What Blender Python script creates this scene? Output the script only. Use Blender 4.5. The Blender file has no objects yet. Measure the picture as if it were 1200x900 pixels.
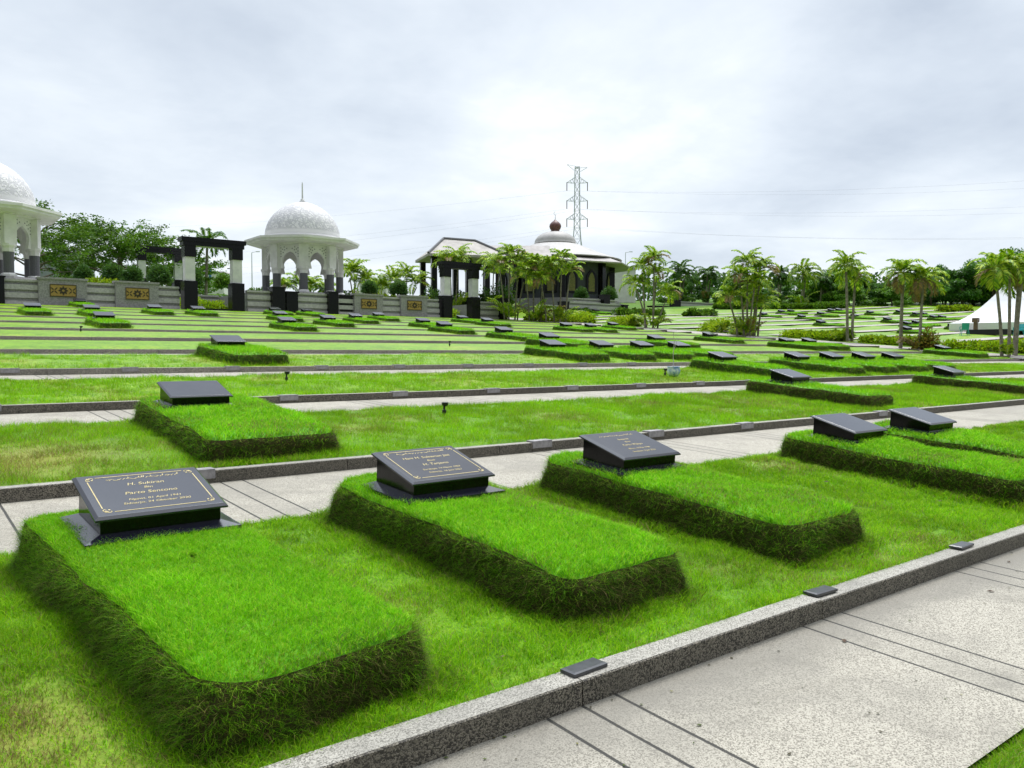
import bpy, math, random
import numpy as np
from mathutils import Vector, Matrix
from mathutils import noise as mnoise

R_ = math.radians
SC = bpy.context.scene
COL = SC.collection

# ------------------------------------------------------------------ camera
# world axes: X along the grave rows (to the right), Y up the slope away from the camera, Z up
CAM_Z = 1.45
YAW = 37.859
PITCH = 2.17
cam_data = bpy.data.cameras.new('camera')
cam_data.sensor_width = 36.0
cam_data.lens = 28.5
cam_data.clip_start = 0.05
cam_data.clip_end = 4000
cam = bpy.data.objects.new('camera', cam_data)
COL.objects.link(cam)
cam.location = (0, 0, CAM_Z)
cam.rotation_euler = (R_(90 - PITCH), 0, R_(-YAW))
SC.camera = cam

# ------------------------------------------------------------------ exposure, sun, sky
SC.view_settings.view_transform = 'Standard'
SC.view_settings.look = 'None'
SC.view_settings.gamma = 1.0
SC.view_settings.use_curve_mapping = False
SC.view_settings.exposure = 0.9

SUN_AZ, SUN_EL = 57.0, 64.0
sd = bpy.data.lights.new('sun', 'SUN')
sd.energy = 1.5
sd.angle = R_(20)
sd.color = (1.0, 0.97, 0.92)
sun = bpy.data.objects.new('sun', sd)
COL.objects.link(sun)
sdir = Vector((math.cos(R_(SUN_EL)) * math.sin(R_(SUN_AZ)), math.cos(R_(SUN_EL)) * math.cos(R_(SUN_AZ)), math.sin(R_(SUN_EL))))
sun.rotation_euler = sdir.to_track_quat('Z', 'Y').to_euler()

W = bpy.data.worlds.new('World')
SC.world = W
W.use_nodes = True


class NT:
    """small helper round a node tree"""
    def __init__(s, tree):
        s.t = tree
        s.n = tree.nodes
        s.n.clear()

    def add(s, kind, **kw):
        nd = s.n.new(kind)
        for k, v in kw.items():
            setattr(nd, k, v)
        return nd

    def link(s, a, b):
        s.t.links.new(a, b)

    def inp(s, nd, key, val):
        if hasattr(val, 'is_output'):
            s.link(val, nd.inputs[key])
        else:
            nd.inputs[key].default_value = val

    def math(s, op, a, b=0.0, c=None, clamp=False):
        nd = s.add('ShaderNodeMath', operation=op, use_clamp=clamp)
        s.inp(nd, 0, a)
        s.inp(nd, 1, b)
        if c is not None:
            s.inp(nd, 2, c)
        return nd.outputs[0]

    def mix(s, f, a, b):
        nd = s.add('ShaderNodeMix', data_type='RGBA')
        s.inp(nd, 0, f)
        s.inp(nd, 6, c4(a))
        s.inp(nd, 7, c4(b))
        return nd.outputs[2]

    def noise(s, vec, scale, detail=3.0, rough=0.55, dist=0.0):
        nd = s.add('ShaderNodeTexNoise')
        s.inp(nd, 'Vector', vec)
        s.inp(nd, 'Scale', scale)
        s.inp(nd, 'Detail', detail)
        s.inp(nd, 'Roughness', rough)
        s.inp(nd, 'Distortion', dist)
        return nd.outputs[0]

    def ramp(s, f, stops):
        nd = s.add('ShaderNodeValToRGB')
        s.link(f, nd.inputs[0])
        el = nd.color_ramp.elements
        while len(el) < len(stops):
            el.new(0.5)
        for e, (p, c) in zip(el, stops):
            e.position = p
            e.color = c4(c) if not isinstance(c, (int, float)) else (c, c, c, 1)
        return nd.outputs[0]

    def maprange(s, v, a, b, c=0.0, d=1.0):
        nd = s.add('ShaderNodeMapRange')
        nd.interpolation_type = 'SMOOTHSTEP'
        s.inp(nd, 0, v)
        s.inp(nd, 1, a)
        s.inp(nd, 2, b)
        s.inp(nd, 3, c)
        s.inp(nd, 4, d)
        return nd.outputs[0]


def c4(c):
    if hasattr(c, 'is_output'):
        return c
    return tuple(c) if len(c) == 4 else (c[0], c[1], c[2], 1.0)


def build_sky():
    t = NT(W.node_tree)
    out = t.add('ShaderNodeOutputWorld')
    sky = t.add('ShaderNodeTexSky', sky_type='NISHITA')
    sky.sun_disc = False
    sky.sun_elevation = R_(SUN_EL)
    sky.sun_rotation = R_(SUN_AZ)
    bg = t.add('ShaderNodeBackground')
    t.link(sky.outputs[0], bg.inputs[0])
    bg.inputs[1].default_value = 0.10
    tc = t.add('ShaderNodeTexCoord')
    nrm = t.add('ShaderNodeVectorMath', operation='NORMALIZE')
    t.link(tc.outputs['Generated'], nrm.inputs[0])
    d = nrm.outputs[0]
    sep = t.add('ShaderNodeSeparateXYZ')
    t.link(d, sep.inputs[0])
    z = t.math('MAXIMUM', sep.outputs[2], 0.0)
    den = t.math('ADD', z, 0.16)
    px = t.math('DIVIDE', sep.outputs[0], den)
    py = t.math('DIVIDE', sep.outputs[1], den)
    cmb = t.add('ShaderNodeCombineXYZ')
    t.link(px, cmb.inputs[0])
    t.link(py, cmb.inputs[1])
    cmb.inputs[2].default_value = 3.7
    p = cmb.outputs[0]
    n1 = t.noise(p, 0.62, 6.0, 0.52, 0.35)
    n2 = t.noise(p, 1.9, 5.0, 0.6, 0.2)
    n = t.math('ADD', t.math('MULTIPLY', n1, 0.72), t.math('MULTIPLY', n2, 0.28))
    # the brighter break in the cloud low in front, and the sheet growing brighter overhead
    vd = t.add('ShaderNodeVectorMath', operation='DOT_PRODUCT')
    t.link(d, vd.inputs[0])
    bdir = Vector((math.sin(R_(YAW + 13)), math.cos(R_(YAW + 13)), 0.17)).normalized()
    vd.inputs[1].default_value = bdir
    glow = t.maprange(vd.outputs['Value'], 0.945, 1.0)
    n = t.math('ADD', n, t.math('MULTIPLY', glow, 0.06))
    bk = t.add('ShaderNodeVectorMath', operation='DOT_PRODUCT')
    t.link(d, bk.inputs[0])
    bk.inputs[1].default_value = Vector((math.sin(R_(YAW + 29)), math.cos(R_(YAW + 29)), 0.22)).normalized()
    n = t.math('SUBTRACT', n, t.math('MULTIPLY', t.maprange(bk.outputs['Value'], 0.965, 1.0), 0.06))
    # greyer bank near the horizon on the right
    col = t.ramp(n, [(0.30, (0.34, 0.385, 0.45)), (0.43, (0.455, 0.50, 0.555)), (0.53, (0.55, 0.59, 0.63)), (0.64, (0.74, 0.75, 0.755))])
    up = t.maprange(z, 0.52, 0.92, 1.0, 4.4)
    # brighter round the veiled sun, duller on the side away from it
    sdn = t.add('ShaderNodeVectorMath', operation='DOT_PRODUCT')
    t.link(d, sdn.inputs[0])
    sdn.inputs[1].default_value = sdir
    halo = t.maprange(sdn.outputs['Value'], 0.84, 1.0, 0.0, 0.35)
    away = t.add('ShaderNodeVectorMath', operation='DOT_PRODUCT')
    t.link(d, away.inputs[0])
    away.inputs[1].default_value = (math.sin(R_(YAW + 5)), math.cos(R_(YAW + 5)), 0.25)
    back = t.maprange(away.outputs['Value'], -0.15, 0.72, 0.36, 1.0)
    up = t.math('MULTIPLY', t.math('ADD', up, halo), back)
    bg2 = t.add('ShaderNodeBackground')
    t.link(col, bg2.inputs[0])
    t.link(t.math('MULTIPLY', up, 0.89), bg2.inputs[1])
    mx = t.add('ShaderNodeMixShader')
    mx.inputs[0].default_value = 0.95
    t.link(bg.outputs[0], mx.inputs[1])
    t.link(bg2.outputs[0], mx.inputs[2])
    t.link(mx.outputs[0], out.inputs[0])


build_sky()

# ------------------------------------------------------------------ materials
MATS = {}


def new_mat(name):
    m = bpy.data.materials.new(name)
    m.use_nodes = True
    MATS[name] = m
    t = NT(m.node_tree)
    out = t.add('ShaderNodeOutputMaterial')
    b = t.add('ShaderNodeBsdfPrincipled')
    t.link(b.outputs[0], out.inputs[0])
    tc = t.add('ShaderNodeTexCoord')
    return m, t, b, tc.outputs['Object'], out


def bump(t, b, h, strength=0.3, dist=0.01):
    nd = t.add('ShaderNodeBump')
    nd.inputs['Strength'].default_value = strength
    nd.inputs['Distance'].default_value = dist
    t.link(h, nd.inputs['Height'])
    t.link(nd.outputs[0], b.inputs['Normal'])


def simple(name, c1, c2=None, scale=3.0, rough=0.6, bmp=0.15, bdist=0.01, spec=0.4, metal=0.0):
    m, t, b, co, out = new_mat(name)
    c2 = c2 or tuple(x * 0.75 for x in c1)
    n = t.noise(co, scale, 5.0, 0.6)
    f = t.maprange(n, 0.32, 0.68)
    t.link(t.mix(f, c1, c2), b.inputs['Base Color'])
    b.inputs['Roughness'].default_value = rough
    b.inputs['Specular IOR Level'].default_value = spec
    b.inputs['Metallic'].default_value = metal
    if bmp:
        bump(t, b, t.noise(co, scale * 6, 4.0, 0.6), bmp, bdist)
    return m


def pebble(name, pale, dark, scale, rough=0.8, dark_share=0.5, stain=0.0, joints=False):
    """pebble-dash concrete: small stones set in cement"""
    m, t, b, co, out = new_mat(name)
    vo = t.add('ShaderNodeTexVoronoi')
    t.inp(vo, 'Vector', co)
    t.inp(vo, 'Scale', scale)
    sp = t.add('ShaderNodeSeparateColor')
    t.link(vo.outputs['Color'], sp.inputs[0])
    f = t.maprange(sp.outputs[0], dark_share - 0.25, dark_share + 0.25)
    col = t.mix(f, dark, pale)
    col = t.mix(t.maprange(sp.outputs[1], 0.75, 0.95, 0.0, 0.5), col, tuple(min(1, x * 1.35) for x in pale))
    big = t.noise(co, 1.1, 6.0, 0.65, 0.6)
    if stain:
        col = t.mix(t.maprange(big, 0.44, 0.66, 0.0, stain), col, tuple(x * 0.42 for x in pale))
        fine = t.noise(co, 6.5, 5.0, 0.7, 0.3)
        col = t.mix(t.maprange(fine, 0.5, 0.75, 0.0, stain * 0.5), col, tuple(x * 0.5 for x in dark))
    if joints:
        sx = t.add('ShaderNodeSeparateXYZ')
        t.link(co, sx.inputs[0])
        wob = t.math('MULTIPLY', t.math('SUBTRACT', t.noise(co, 3.0, 2.0), 0.5), 0.006)
        x = t.math('ADD', sx.outputs[0], wob)
        lines = None
        for off in (-0.19, 0.0, 0.19):
            q = t.math('ADD', x, 100 * 1.78 - 2.242 + off + 0.89)
            q = t.math('ABSOLUTE', t.math('SUBTRACT', t.math('MODULO', q, 1.78), 0.89))
            l = t.maprange(q, 0.0055, 0.011, 1.0, 0.0)
            lines = l if lines is None else t.math('MAXIMUM', lines, l)
        q = t.math('ADD', x, 100 * 1.78 - 2.242 + 0.89)
        q = t.math('ABSOLUTE', t.math('SUBTRACT', t.math('MODULO', q, 1.78), 0.89))
        slab = t.add('ShaderNodeTexWhiteNoise', noise_dimensions='1D')
        t.link(t.math('FLOOR', t.math('DIVIDE', t.math('ADD', x, 100 * 1.78 - 2.242), 1.78)), slab.inputs['W'])
        col = t.mix(t.math('MULTIPLY', slab.outputs['Value'], 0.22), col, tuple(x_ * 0.6 for x_ in pale))
        col = t.mix(t.maprange(t.noise(co, 0.7, 7.0, 0.7, 1.2), 0.5, 0.72, 0.0, 0.42), col, (pale[0] * .52, pale[1] * .50, pale[2] * .46))
        strip = t.maprange(q, 0.188, 0.192, 0.25, 0.0)
        col = t.mix(strip, col, tuple(x_ * 0.55 for x_ in pale))
        # kerb's shade and damp staining along its foot, painted into the path colour
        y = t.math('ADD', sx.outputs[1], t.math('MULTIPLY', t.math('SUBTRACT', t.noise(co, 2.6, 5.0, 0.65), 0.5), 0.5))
        shade_stain = t.maprange(y, 1.98, 2.32, 0.0, 0.66)
        shade_stain = t.math('MULTIPLY', shade_stain, t.maprange(sx.outputs[1], 2.6, 2.7, 1.0, 0.0))
        col = t.mix(shade_stain, col, tuple(x_ * 0.38 for x_ in pale))
        col = t.mix(t.math('MULTIPLY', lines, 0.93), col, (0.012, 0.012, 0.01))
        h = t.math('SUBTRACT', t.math('MULTIPLY', vo.outputs['Distance'], -1.0), t.math('MULTIPLY', lines, 2.0))
    else:
        h = t.math('MULTIPLY', vo.outputs['Distance'], -1.0)
    t.link(col, b.inputs['Base Color'])
    b.inputs['Roughness'].default_value = rough
    bump(t, b, h, 0.55, 0.006)
    return m


def foliage_mat(name, transl=0.35, rough=0.55, spec=0.25):
    """leaf or blade colour comes from each blade's own colour attribute"""
    m, t, b, co, out = new_mat(name)
    at_ = t.add('ShaderNodeAttribute')
    at_.attribute_name = 'Col'
    t.link(at_.outputs['Color'], b.inputs['Base Color'])
    b.inputs['Roughness'].default_value = rough
    b.inputs['Specular IOR Level'].default_value = spec
    tr = t.add('ShaderNodeBsdfTranslucent')
    bright = t.mix(0.2, at_.outputs['Color'], (0.28, 0.48, 0.01))
    t.link(bright, tr.inputs['Color'])
    mx = t.add('ShaderNodeMixShader')
    mx.inputs[0].default_value = transl
    t.link(b.outputs[0], mx.inputs[1])
    t.link(tr.outputs[0], mx.inputs[2])
    t.link(mx.outputs[0], out.inputs[0])
    return m


def turf_mat(name, fresh, fresh2, straw, far=False):
    """turf sheet; the dry attribute marks where the grass has dried out"""
    m, t, b, co, out = new_mat(name)
    at_ = t.add('ShaderNodeAttribute')
    at_.attribute_name = 'dry'
    fine = t.noise(co, 42.0 if not far else 14.0, 5.0, 0.7)
    mid = t.noise(co, 3.2, 5.0, 0.65, 0.4)
    c = t.mix(t.maprange(fine, 0.36, 0.64), tuple(x * 0.8 for x in fresh), fresh2)
    streak = t.noise(co, 0.55, 6.0, 0.7, 0.8)
    c = t.mix(t.maprange(streak, 0.48, 0.66, 0.0, 0.5), c, tuple(x * 0.6 for x in fresh))
    c = t.mix(t.maprange(streak, 0.46, 0.34, 0.0, 0.35), c, straw)
    c = t.mix(t.maprange(mid, 0.46, 0.68, 0.0, 0.75), c, tuple(x * 0.55 for x in fresh))
    dry = t.math('ADD', at_.outputs['Fac'], t.math('MULTIPLY', t.math('SUBTRACT', fine, 0.5), 0.5), clamp=True)
    c = t.mix(t.math('MULTIPLY', dry, 0.85), c, straw)
    t.link(c, b.inputs['Base Color'])
    b.inputs['Roughness'].default_value = 0.35
    b.inputs['Specular IOR Level'].default_value = 0.1
    bump(t, b, t.math('ADD', fine, t.noise(co, 110.0, 3.0, 0.7)), 0.5, 0.012)
    return m


def build_mats():
    simple('soil', (0.05, 0.045, 0.02), (0.025, 0.022, 0.012), 9.0, 0.9, 0.6, 0.02, 0.1)
    simple('far_ground', (0.07, 0.17, 0.02), (0.10, 0.16, 0.03), 0.25, 0.9, 0.4, 0.05, 0.1)
    turf_mat('lawn', (0.09, 0.24, 0.003), (0.15, 0.32, 0.006), (0.26, 0.26, 0.05))
    turf_mat('lawn_far', (0.13, 0.29, 0.002), (0.22, 0.40, 0.005), (0.33, 0.35, 0.05), True)
    turf_mat('mound_turf', (0.10, 0.34, 0.004), (0.15, 0.42, 0.007), (0.20, 0.22, 0.05))
    simple('thatch_green', (0.035, 0.085, 0.008), (0.055, 0.075, 0.018), 14.0, 0.9, 0.9, 0.03, 0.1)
    simple('thatch', (0.045, 0.060, 0.012), (0.075, 0.062, 0.024), 26.0, 0.9, 0.9, 0.03, 0.1)
    foliage_mat('grass_blade', 0.45, 0.55, 0.12)
    foliage_mat('leaf', 0.30, 0.5, 0.25)
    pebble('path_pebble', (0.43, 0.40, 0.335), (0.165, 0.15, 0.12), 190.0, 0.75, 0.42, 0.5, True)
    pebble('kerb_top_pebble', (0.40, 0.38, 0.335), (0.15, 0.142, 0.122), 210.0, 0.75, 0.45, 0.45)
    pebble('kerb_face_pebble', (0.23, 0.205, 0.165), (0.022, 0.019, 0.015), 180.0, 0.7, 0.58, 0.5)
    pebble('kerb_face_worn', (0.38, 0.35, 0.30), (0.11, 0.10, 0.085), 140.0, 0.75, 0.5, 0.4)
    simple('road_concrete', (0.40, 0.37, 0.34), (0.30, 0.28, 0.26), 0.8, 0.85, 0.2, 0.01, 0.2)
    simple('tile_dark', (0.055, 0.057, 0.066), (0.035, 0.037, 0.042), 30.0, 0.3, 0.05, 0.002, 0.5)
    # polished granite of the gravestones: fine sparkle, dust dulling the upper faces
    m, t, b, co, out = new_mat('granite_black')
    n = t.noise(co, 400.0, 2.0, 0.6)
    t.link(t.ramp(n, [(0.45, (0.002, 0.002, 0.0025)), (0.75, (0.008, 0.008, 0.010))]), b.inputs['Base Color'])
    t.link(t.maprange(t.noise(co, 9.0, 4.0, 0.6), 0.3, 0.7, 0.06, 0.14), b.inputs['Roughness'])
    b.inputs['Specular IOR Level'].default_value = 0.18
    m, t, b, co, out = new_mat('granite_plate')
    n = t.noise(co, 400.0, 2.0, 0.6)
    t.link(t.ramp(n, [(0.45, (0.010, 0.011, 0.019)), (0.72, (0.025, 0.025, 0.040))]), b.inputs['Base Color'])
    t.link(t.maprange(t.noise(co, 3.0, 4.0, 0.6), 0.3, 0.7, 0.09, 0.17), b.inputs['Roughness'])
    b.inputs['Specular IOR Level'].default_value = 0.72
    simple('gold_paint', (0.52, 0.43, 0.21), (0.40, 0.32, 0.14), 60.0, 0.5, 0.05, 0.001, 0.4, 0.1)
    simple('granite_grey', (0.33, 0.315, 0.325), (0.20, 0.19, 0.20), 14.0, 0.6, 0.15, 0.01)
    simple('granite_pale', (0.47, 0.455, 0.455), (0.33, 0.32, 0.32), 9.0, 0.6, 0.15, 0.01)
    simple('granite_post', (0.003, 0.003, 0.004), (0.007, 0.007, 0.008), 30.0, 0.2, 0.0, spec=0.3)
    simple('white_marble', (0.66, 0.65, 0.65), (0.54, 0.54, 0.55), 2.5, 0.5, 0.05)
    simple('column_grey', (0.12, 0.12, 0.13), (0.075, 0.075, 0.082), 22.0, 0.4, 0.05)
    # carved white stone of the domed kiosks: arabesque relief
    m, t, b, co, out = new_mat('carved_white')
    vo = t.add('ShaderNodeTexVoronoi', feature='DISTANCE_TO_EDGE')
    t.inp(vo, 'Vector', co)
    t.inp(vo, 'Scale', 1.7)
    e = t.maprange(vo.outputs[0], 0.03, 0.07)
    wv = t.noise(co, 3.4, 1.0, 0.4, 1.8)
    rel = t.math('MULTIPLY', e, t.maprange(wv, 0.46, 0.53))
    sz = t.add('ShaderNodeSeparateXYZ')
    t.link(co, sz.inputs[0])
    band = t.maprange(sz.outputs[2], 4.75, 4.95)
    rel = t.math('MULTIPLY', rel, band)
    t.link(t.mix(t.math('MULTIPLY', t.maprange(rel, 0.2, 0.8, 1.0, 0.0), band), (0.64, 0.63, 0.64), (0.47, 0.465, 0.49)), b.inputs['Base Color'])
    b.inputs['Roughness'].default_value = 0.6
    bump(t, b, rel, 0.4, 0.04)
    simple('white_paint', (0.74, 0.73, 0.71), (0.62, 0.61, 0.59), 1.4, 0.55, 0.08)
    simple('mosaic_gold', (0.42, 0.27, 0.07), (0.30, 0.19, 0.05), 18.0, 0.4, 0.2, 0.01)
    simple('mosaic_dark', (0.03, 0.022, 0.014), (0.06, 0.045, 0.02), 30.0, 0.4, 0.1, 0.01)
    # roof sheeting, with seams running down the slope
    m, t, b, co, out = new_mat('roof_grey')
    sx = t.add('ShaderNodeSeparateXYZ')
    t.link(co, sx.inputs[0])
    ang = t.math('ARCTAN2', sx.outputs[1], sx.outputs[0])
    seam = t.math('ABSOLUTE', t.math('SINE', t.math('MULTIPLY', ang, 56.0)))
    n = t.noise(co, 0.8, 5.0, 0.65)
    c = t.mix(t.maprange(n, 0.35, 0.7), (0.40, 0.385, 0.375), (0.31, 0.30, 0.295))
    c = t.mix(t.maprange(seam, 0.0, 0.12, 0.35, 0.0), c, (0.2, 0.19, 0.19))
    t.link(c, b.inputs['Base Color'])
    b.inputs['Roughness'].default_value = 0.6
    simple('roof_brown', (0.44, 0.41, 0.385), (0.30, 0.28, 0.265), 0.9, 0.75, 0.2)
    simple('roof_edge', (0.42, 0.39, 0.38), (0.30, 0.28, 0.27), 1.5, 0.7, 0.1)
    simple('mosque_wall', (0.060, 0.063, 0.082), (0.045, 0.047, 0.062), 3.0, 0.35, 0.05)
    simple('stained_glass', (0.34, 0.28, 0.06), (0.10, 0.12, 0.04), 9.0, 0.25, 0.1)
    simple('copper_brown', (0.15, 0.065, 0.05), (0.10, 0.045, 0.035), 4.0, 0.45, 0.1)
    simple('bark', (0.20, 0.17, 0.13), (0.10, 0.085, 0.065), 7.0, 0.9, 0.5, 0.03, 0.1)
    simple('palm_stem', (0.27, 0.25, 0.20), (0.15, 0.14, 0.10), 5.0, 0.85, 0.3, 0.02, 0.1)
    simple('steel', (0.66, 0.67, 0.72), (0.56, 0.57, 0.62), 2.0, 0.6, 0.0)
    simple('wire', (0.10, 0.10, 0.11), None, 2.0, 0.6, 0.0)
    simple('insulator', (0.26, 0.22, 0.21), None, 2.0, 0.4, 0.0)
    simple('tent_cloth', (0.80, 0.80, 0.84), (0.72, 0.72, 0.76), 0.7, 0.6, 0.1)
    simple('teal_plastic', (0.03, 0.36, 0.38), (0.025, 0.30, 0.32), 3.0, 0.35, 0.0)
    simple('black_cloth', (0.012, 0.012, 0.014), None, 3.0, 0.8, 0.1)
    simple('black_plastic', (0.015, 0.015, 0.016), None, 8.0, 0.4, 0.0)
    simple('brown_wood', (0.16, 0.10, 0.06), None, 8.0, 0.6, 0.1)
    simple('pot_glaze', (0.80, 0.83, 0.88), (0.16, 0.28, 0.66), 9.0, 0.25, 0.0)
    simple('twig', (0.45, 0.42, 0.36), None, 8.0, 0.8, 0.0)
    simple('sign_blue', (0.02, 0.16, 0.50), None, 3.0, 0.4, 0.0)
    simple('grey_paint', (0.30, 0.31, 0.34), (0.24, 0.25, 0.28), 0.5, 0.7, 0.05)
    simple('concrete', (0.38, 0.37, 0.35), (0.28, 0.27, 0.26), 2.0, 0.85, 0.2)
    simple('window_glass', (0.02, 0.03, 0.05), None, 2.0, 0.1, 0.0)
    simple('dead_leaf', (0.10, 0.06, 0.03), (0.05, 0.03, 0.02), 30.0, 0.8, 0.0)
    simple('yellow_leaf', (0.50, 0.42, 0.03), None, 30.0, 0.7, 0.0)


build_mats()

# ------------------------------------------------------------------ object helpers


def link(o, parent=None):
    COL.objects.link(o)
    if parent:
        o.parent = parent
    return o


def tag(o, label=None, cat=None, group=None, kind=None):
    if label:
        o['label'] = label
    if cat:
        o['category'] = cat
    if group:
        o['group'] = group
    if kind:
        o['kind'] = kind
    return o


def thing(name, loc, label, cat, group=None, rz=0.0):
    o = bpy.data.objects.new(name, None)
    o.empty_display_size = 0.2
    link(o)
    o.location = loc
    o.rotation_euler = (0, 0, rz)
    return tag(o, label, cat, group)


def copy_tree(o, parent=None):
    c = o.copy()
    link(c)
    if parent:
        c.parent = parent
    for ch in list(o.children):
        copy_tree(ch, c)
    return c


class MB:
    """mesh builder: collects shapes, links them as one mesh object"""
    def __init__(s):
        s.v = []
        s.f = []
        s.mi = []

    def add(s, vs, fs, m=0):
        k = len(s.v)
        s.v += [tuple(p) for p in vs]
        s.f += [tuple(i + k for i in f) for f in fs]
        s.mi += [m] * len(fs)
        return s

    def box(s, x0, y0, z0, x1, y1, z1, m=0, top=0.0):
        """axis box; top insets the upper face on all sides"""
        t = top
        vs = [(x0, y0, z0), (x1, y0, z0), (x1, y1, z0), (x0, y1, z0),
              (x0 + t, y0 + t, z1), (x1 - t, y0 + t, z1), (x1 - t, y1 - t, z1), (x0 + t, y1 - t, z1)]
        return s.add(vs, [(3, 2, 1, 0), (4, 5, 6, 7), (0, 1, 5, 4), (1, 2, 6, 5), (2, 3, 7, 6), (3, 0, 4, 7)], m)

    def lathe(s, prof, n=24, c=(0, 0, 0), phase=0.0, m=0, cap=True):
        vs = []
        for r, z in prof:
            for i in range(n):
                a = phase + 2 * math.pi * i / n
                vs.append((c[0] + r * math.cos(a), c[1] + r * math.sin(a), c[2] + z))
        fs = []
        for j in range(len(prof) - 1):
            for i in range(n):
                i2 = (i + 1) % n
                fs.append((j * n + i, j * n + i2, (j + 1) * n + i2, (j + 1) * n + i))
        if cap:
            fs.append(tuple(range(n))[::-1])
            k = (len(prof) - 1) * n
            fs.append(tuple(k + i for i in range(n)))
        return s.add(vs, fs, m)

    def tube(s, pts, r0, r1=None, n=6, m=0):
        r1 = r0 if r1 is None else r1
        vs, fs = [], []
        k = len(pts)
        for j, p in enumerate(pts):
            p = Vector(p)
            a = Vector(pts[max(0, j - 1)])
            b = Vector(pts[min(k - 1, j + 1)])
            d = (b - a).normalized()
            ref = Vector((0, 0, 1)) if abs(d.z) < 0.9 else Vector((1, 0, 0))
            e1 = d.cross(ref).normalized()
            e2 = d.cross(e1)
            r = r0 + (r1 - r0) * j / max(1, k - 1)
            for i in range(n):
                an = 2 * math.pi * i / n
                vs.append(p + (e1 * math.cos(an) + e2 * math.sin(an)) * r)
        for j in range(k - 1):
            for i in range(n):
                i2 = (i + 1) % n
                fs.append((j * n + i, j * n + i2, (j + 1) * n + i2, (j + 1) * n + i))
        fs.append(tuple(range(n))[::-1])
        fs.append(tuple((k - 1) * n + i for i in range(n)))
        return s.add(vs, fs, m)

    def prism(s, poly, place, depth, m=0):
        """poly: 2D outline; place(a, b, d) -> 3D point; extruded by depth"""
        n = len(poly)
        vs = [place(a, b, 0) for a, b in poly] + [place(a, b, depth) for a, b in poly]
        fs = [tuple(range(n)), tuple(range(2 * n - 1, n - 1, -1))]
        for i in range(n):
            j = (i + 1) % n
            fs.append((i, i + n, j + n, j))
        return s.add(vs, fs, m)

    def build(s, name, mats, parent=None, smooth=False, bevel=0.0, loc=None):
        me = bpy.data.meshes.new(name)
        me.from_pydata(s.v, [], s.f)
        mats = mats if isinstance(mats, (list, tuple)) else [mats]
        for mm in mats:
            me.materials.append(MATS[mm])
        me.polygons.foreach_set('material_index', s.mi)
        if smooth:
            me.polygons.foreach_set('use_smooth', [True] * len(me.polygons))
        import bmesh
        bm = bmesh.new()
        bm.from_mesh(me)
        bmesh.ops.recalc_face_normals(bm, faces=bm.faces)
        bm.to_mesh(me)
        bm.free()
        me.update()
        o = bpy.data.objects.new(name, me)
        link(o, parent)
        if loc:
            o.location = loc
        if bevel:
            bv = o.modifiers.new('bevel', 'BEVEL')
            bv.width = bevel
            bv.segments = 2
            bv.limit_method = 'ANGLE'
            bv.angle_limit = R_(35)
        return o


def np_mesh(name, V, F, mats, cols=None, mi=None, smooth=False, attrs=None, parent=None):
    """mesh object straight from numpy arrays of vertices and triangles or quads"""
    me = bpy.data.meshes.new(name)
    nv, nf, k = len(V), len(F), F.shape[1]
    me.vertices.add(nv)
    me.vertices.foreach_set('co', np.ascontiguousarray(V, dtype=np.float32).ravel())
    me.loops.add(nf * k)
    me.loops.foreach_set('vertex_index', np.ascontiguousarray(F, dtype=np.int32).ravel())
    me.polygons.add(nf)
    me.polygons.foreach_set('loop_start', np.arange(nf, dtype=np.int32) * k)
    mats = mats if isinstance(mats, (list, tuple)) else [mats]
    for mm in mats:
        me.materials.append(MATS[mm])
    if mi is not None:
        me.polygons.foreach_set('material_index', np.asarray(mi, dtype=np.int32))
    if smooth:
        me.polygons.foreach_set('use_smooth', np.ones(nf, dtype=bool))
    me.update(calc_edges=True)
    if cols is not None:
        a = me.attributes.new('Col', 'FLOAT_COLOR', 'POINT')
        c = np.ones((nv, 4), dtype=np.float32)
        c[:, :3] = cols
        a.data.foreach_set('color', c.ravel())
    for key, val in (attrs or {}).items():
        a = me.attributes.new(key, 'FLOAT', 'POINT')
        a.data.foreach_set('value', np.asarray(val, dtype=np.float32))
    o = bpy.data.objects.new(name, me)
    return link(o, parent)


# ------------------------------------------------------------------ terrain
V0, ROW, RISE = 2.537, 4.5, 0.36
KW, KH = 0.125, 0.105
LAWN_W, LAWN_RISE = 2.83, 0.199
X_END = 43.6
NROWS = 12


def row_y(n):
    return V0 + ROW * (n - 1)


def row_z(n):
    return KH + RISE * (n - 1)


def lawn_z(n, y):
    return row_z(n) - 0.012 + (LAWN_RISE + 0.012) / LAWN_W * (y - row_y(n))


def path_z(n, y):
    """the path in front of kerb n"""
    yf = row_y(n) - KW
    return row_z(n) - KH + 0.04 * (y - yf)


def plane_z(y):
    return KH + 0.08 * (y - V0)


def beyond(x, y):
    d = np.clip(x - 46.0, 0, 130)
    return 0.035 * d + 0.0002 * d * d


def ground_z(x, y):
    """ground across the road and further out"""
    yy = np.clip(y, -8, 100)
    return plane_z(yy) + beyond(x, y)


# pixel helpers: where a sight line of the survey photograph meets a vertical plane or the ground
_yw, _pt = R_(YAW), R_(PITCH)
FW = np.array([math.sin(_yw) * math.cos(_pt), math.cos(_yw) * math.cos(_pt), -math.sin(_pt)])
RT = np.array([math.cos(_yw), -math.sin(_yw), 0.0])
UP = np.cross(RT, FW)


def sight(px, py):
    return FW * 950.0 + RT * (px - 600.0) - UP * (py - 450.0)


def at(px, py, Y):
    d = sight(px, py)
    p = d * (Y / d[1])
    return Vector((p[0], p[1], p[2] + CAM_Z))


def at_depth(px, py, D):
    p = sight(px, py) * (D / 950.0)
    return Vector((p[0], p[1], p[2] + CAM_Z))


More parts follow.
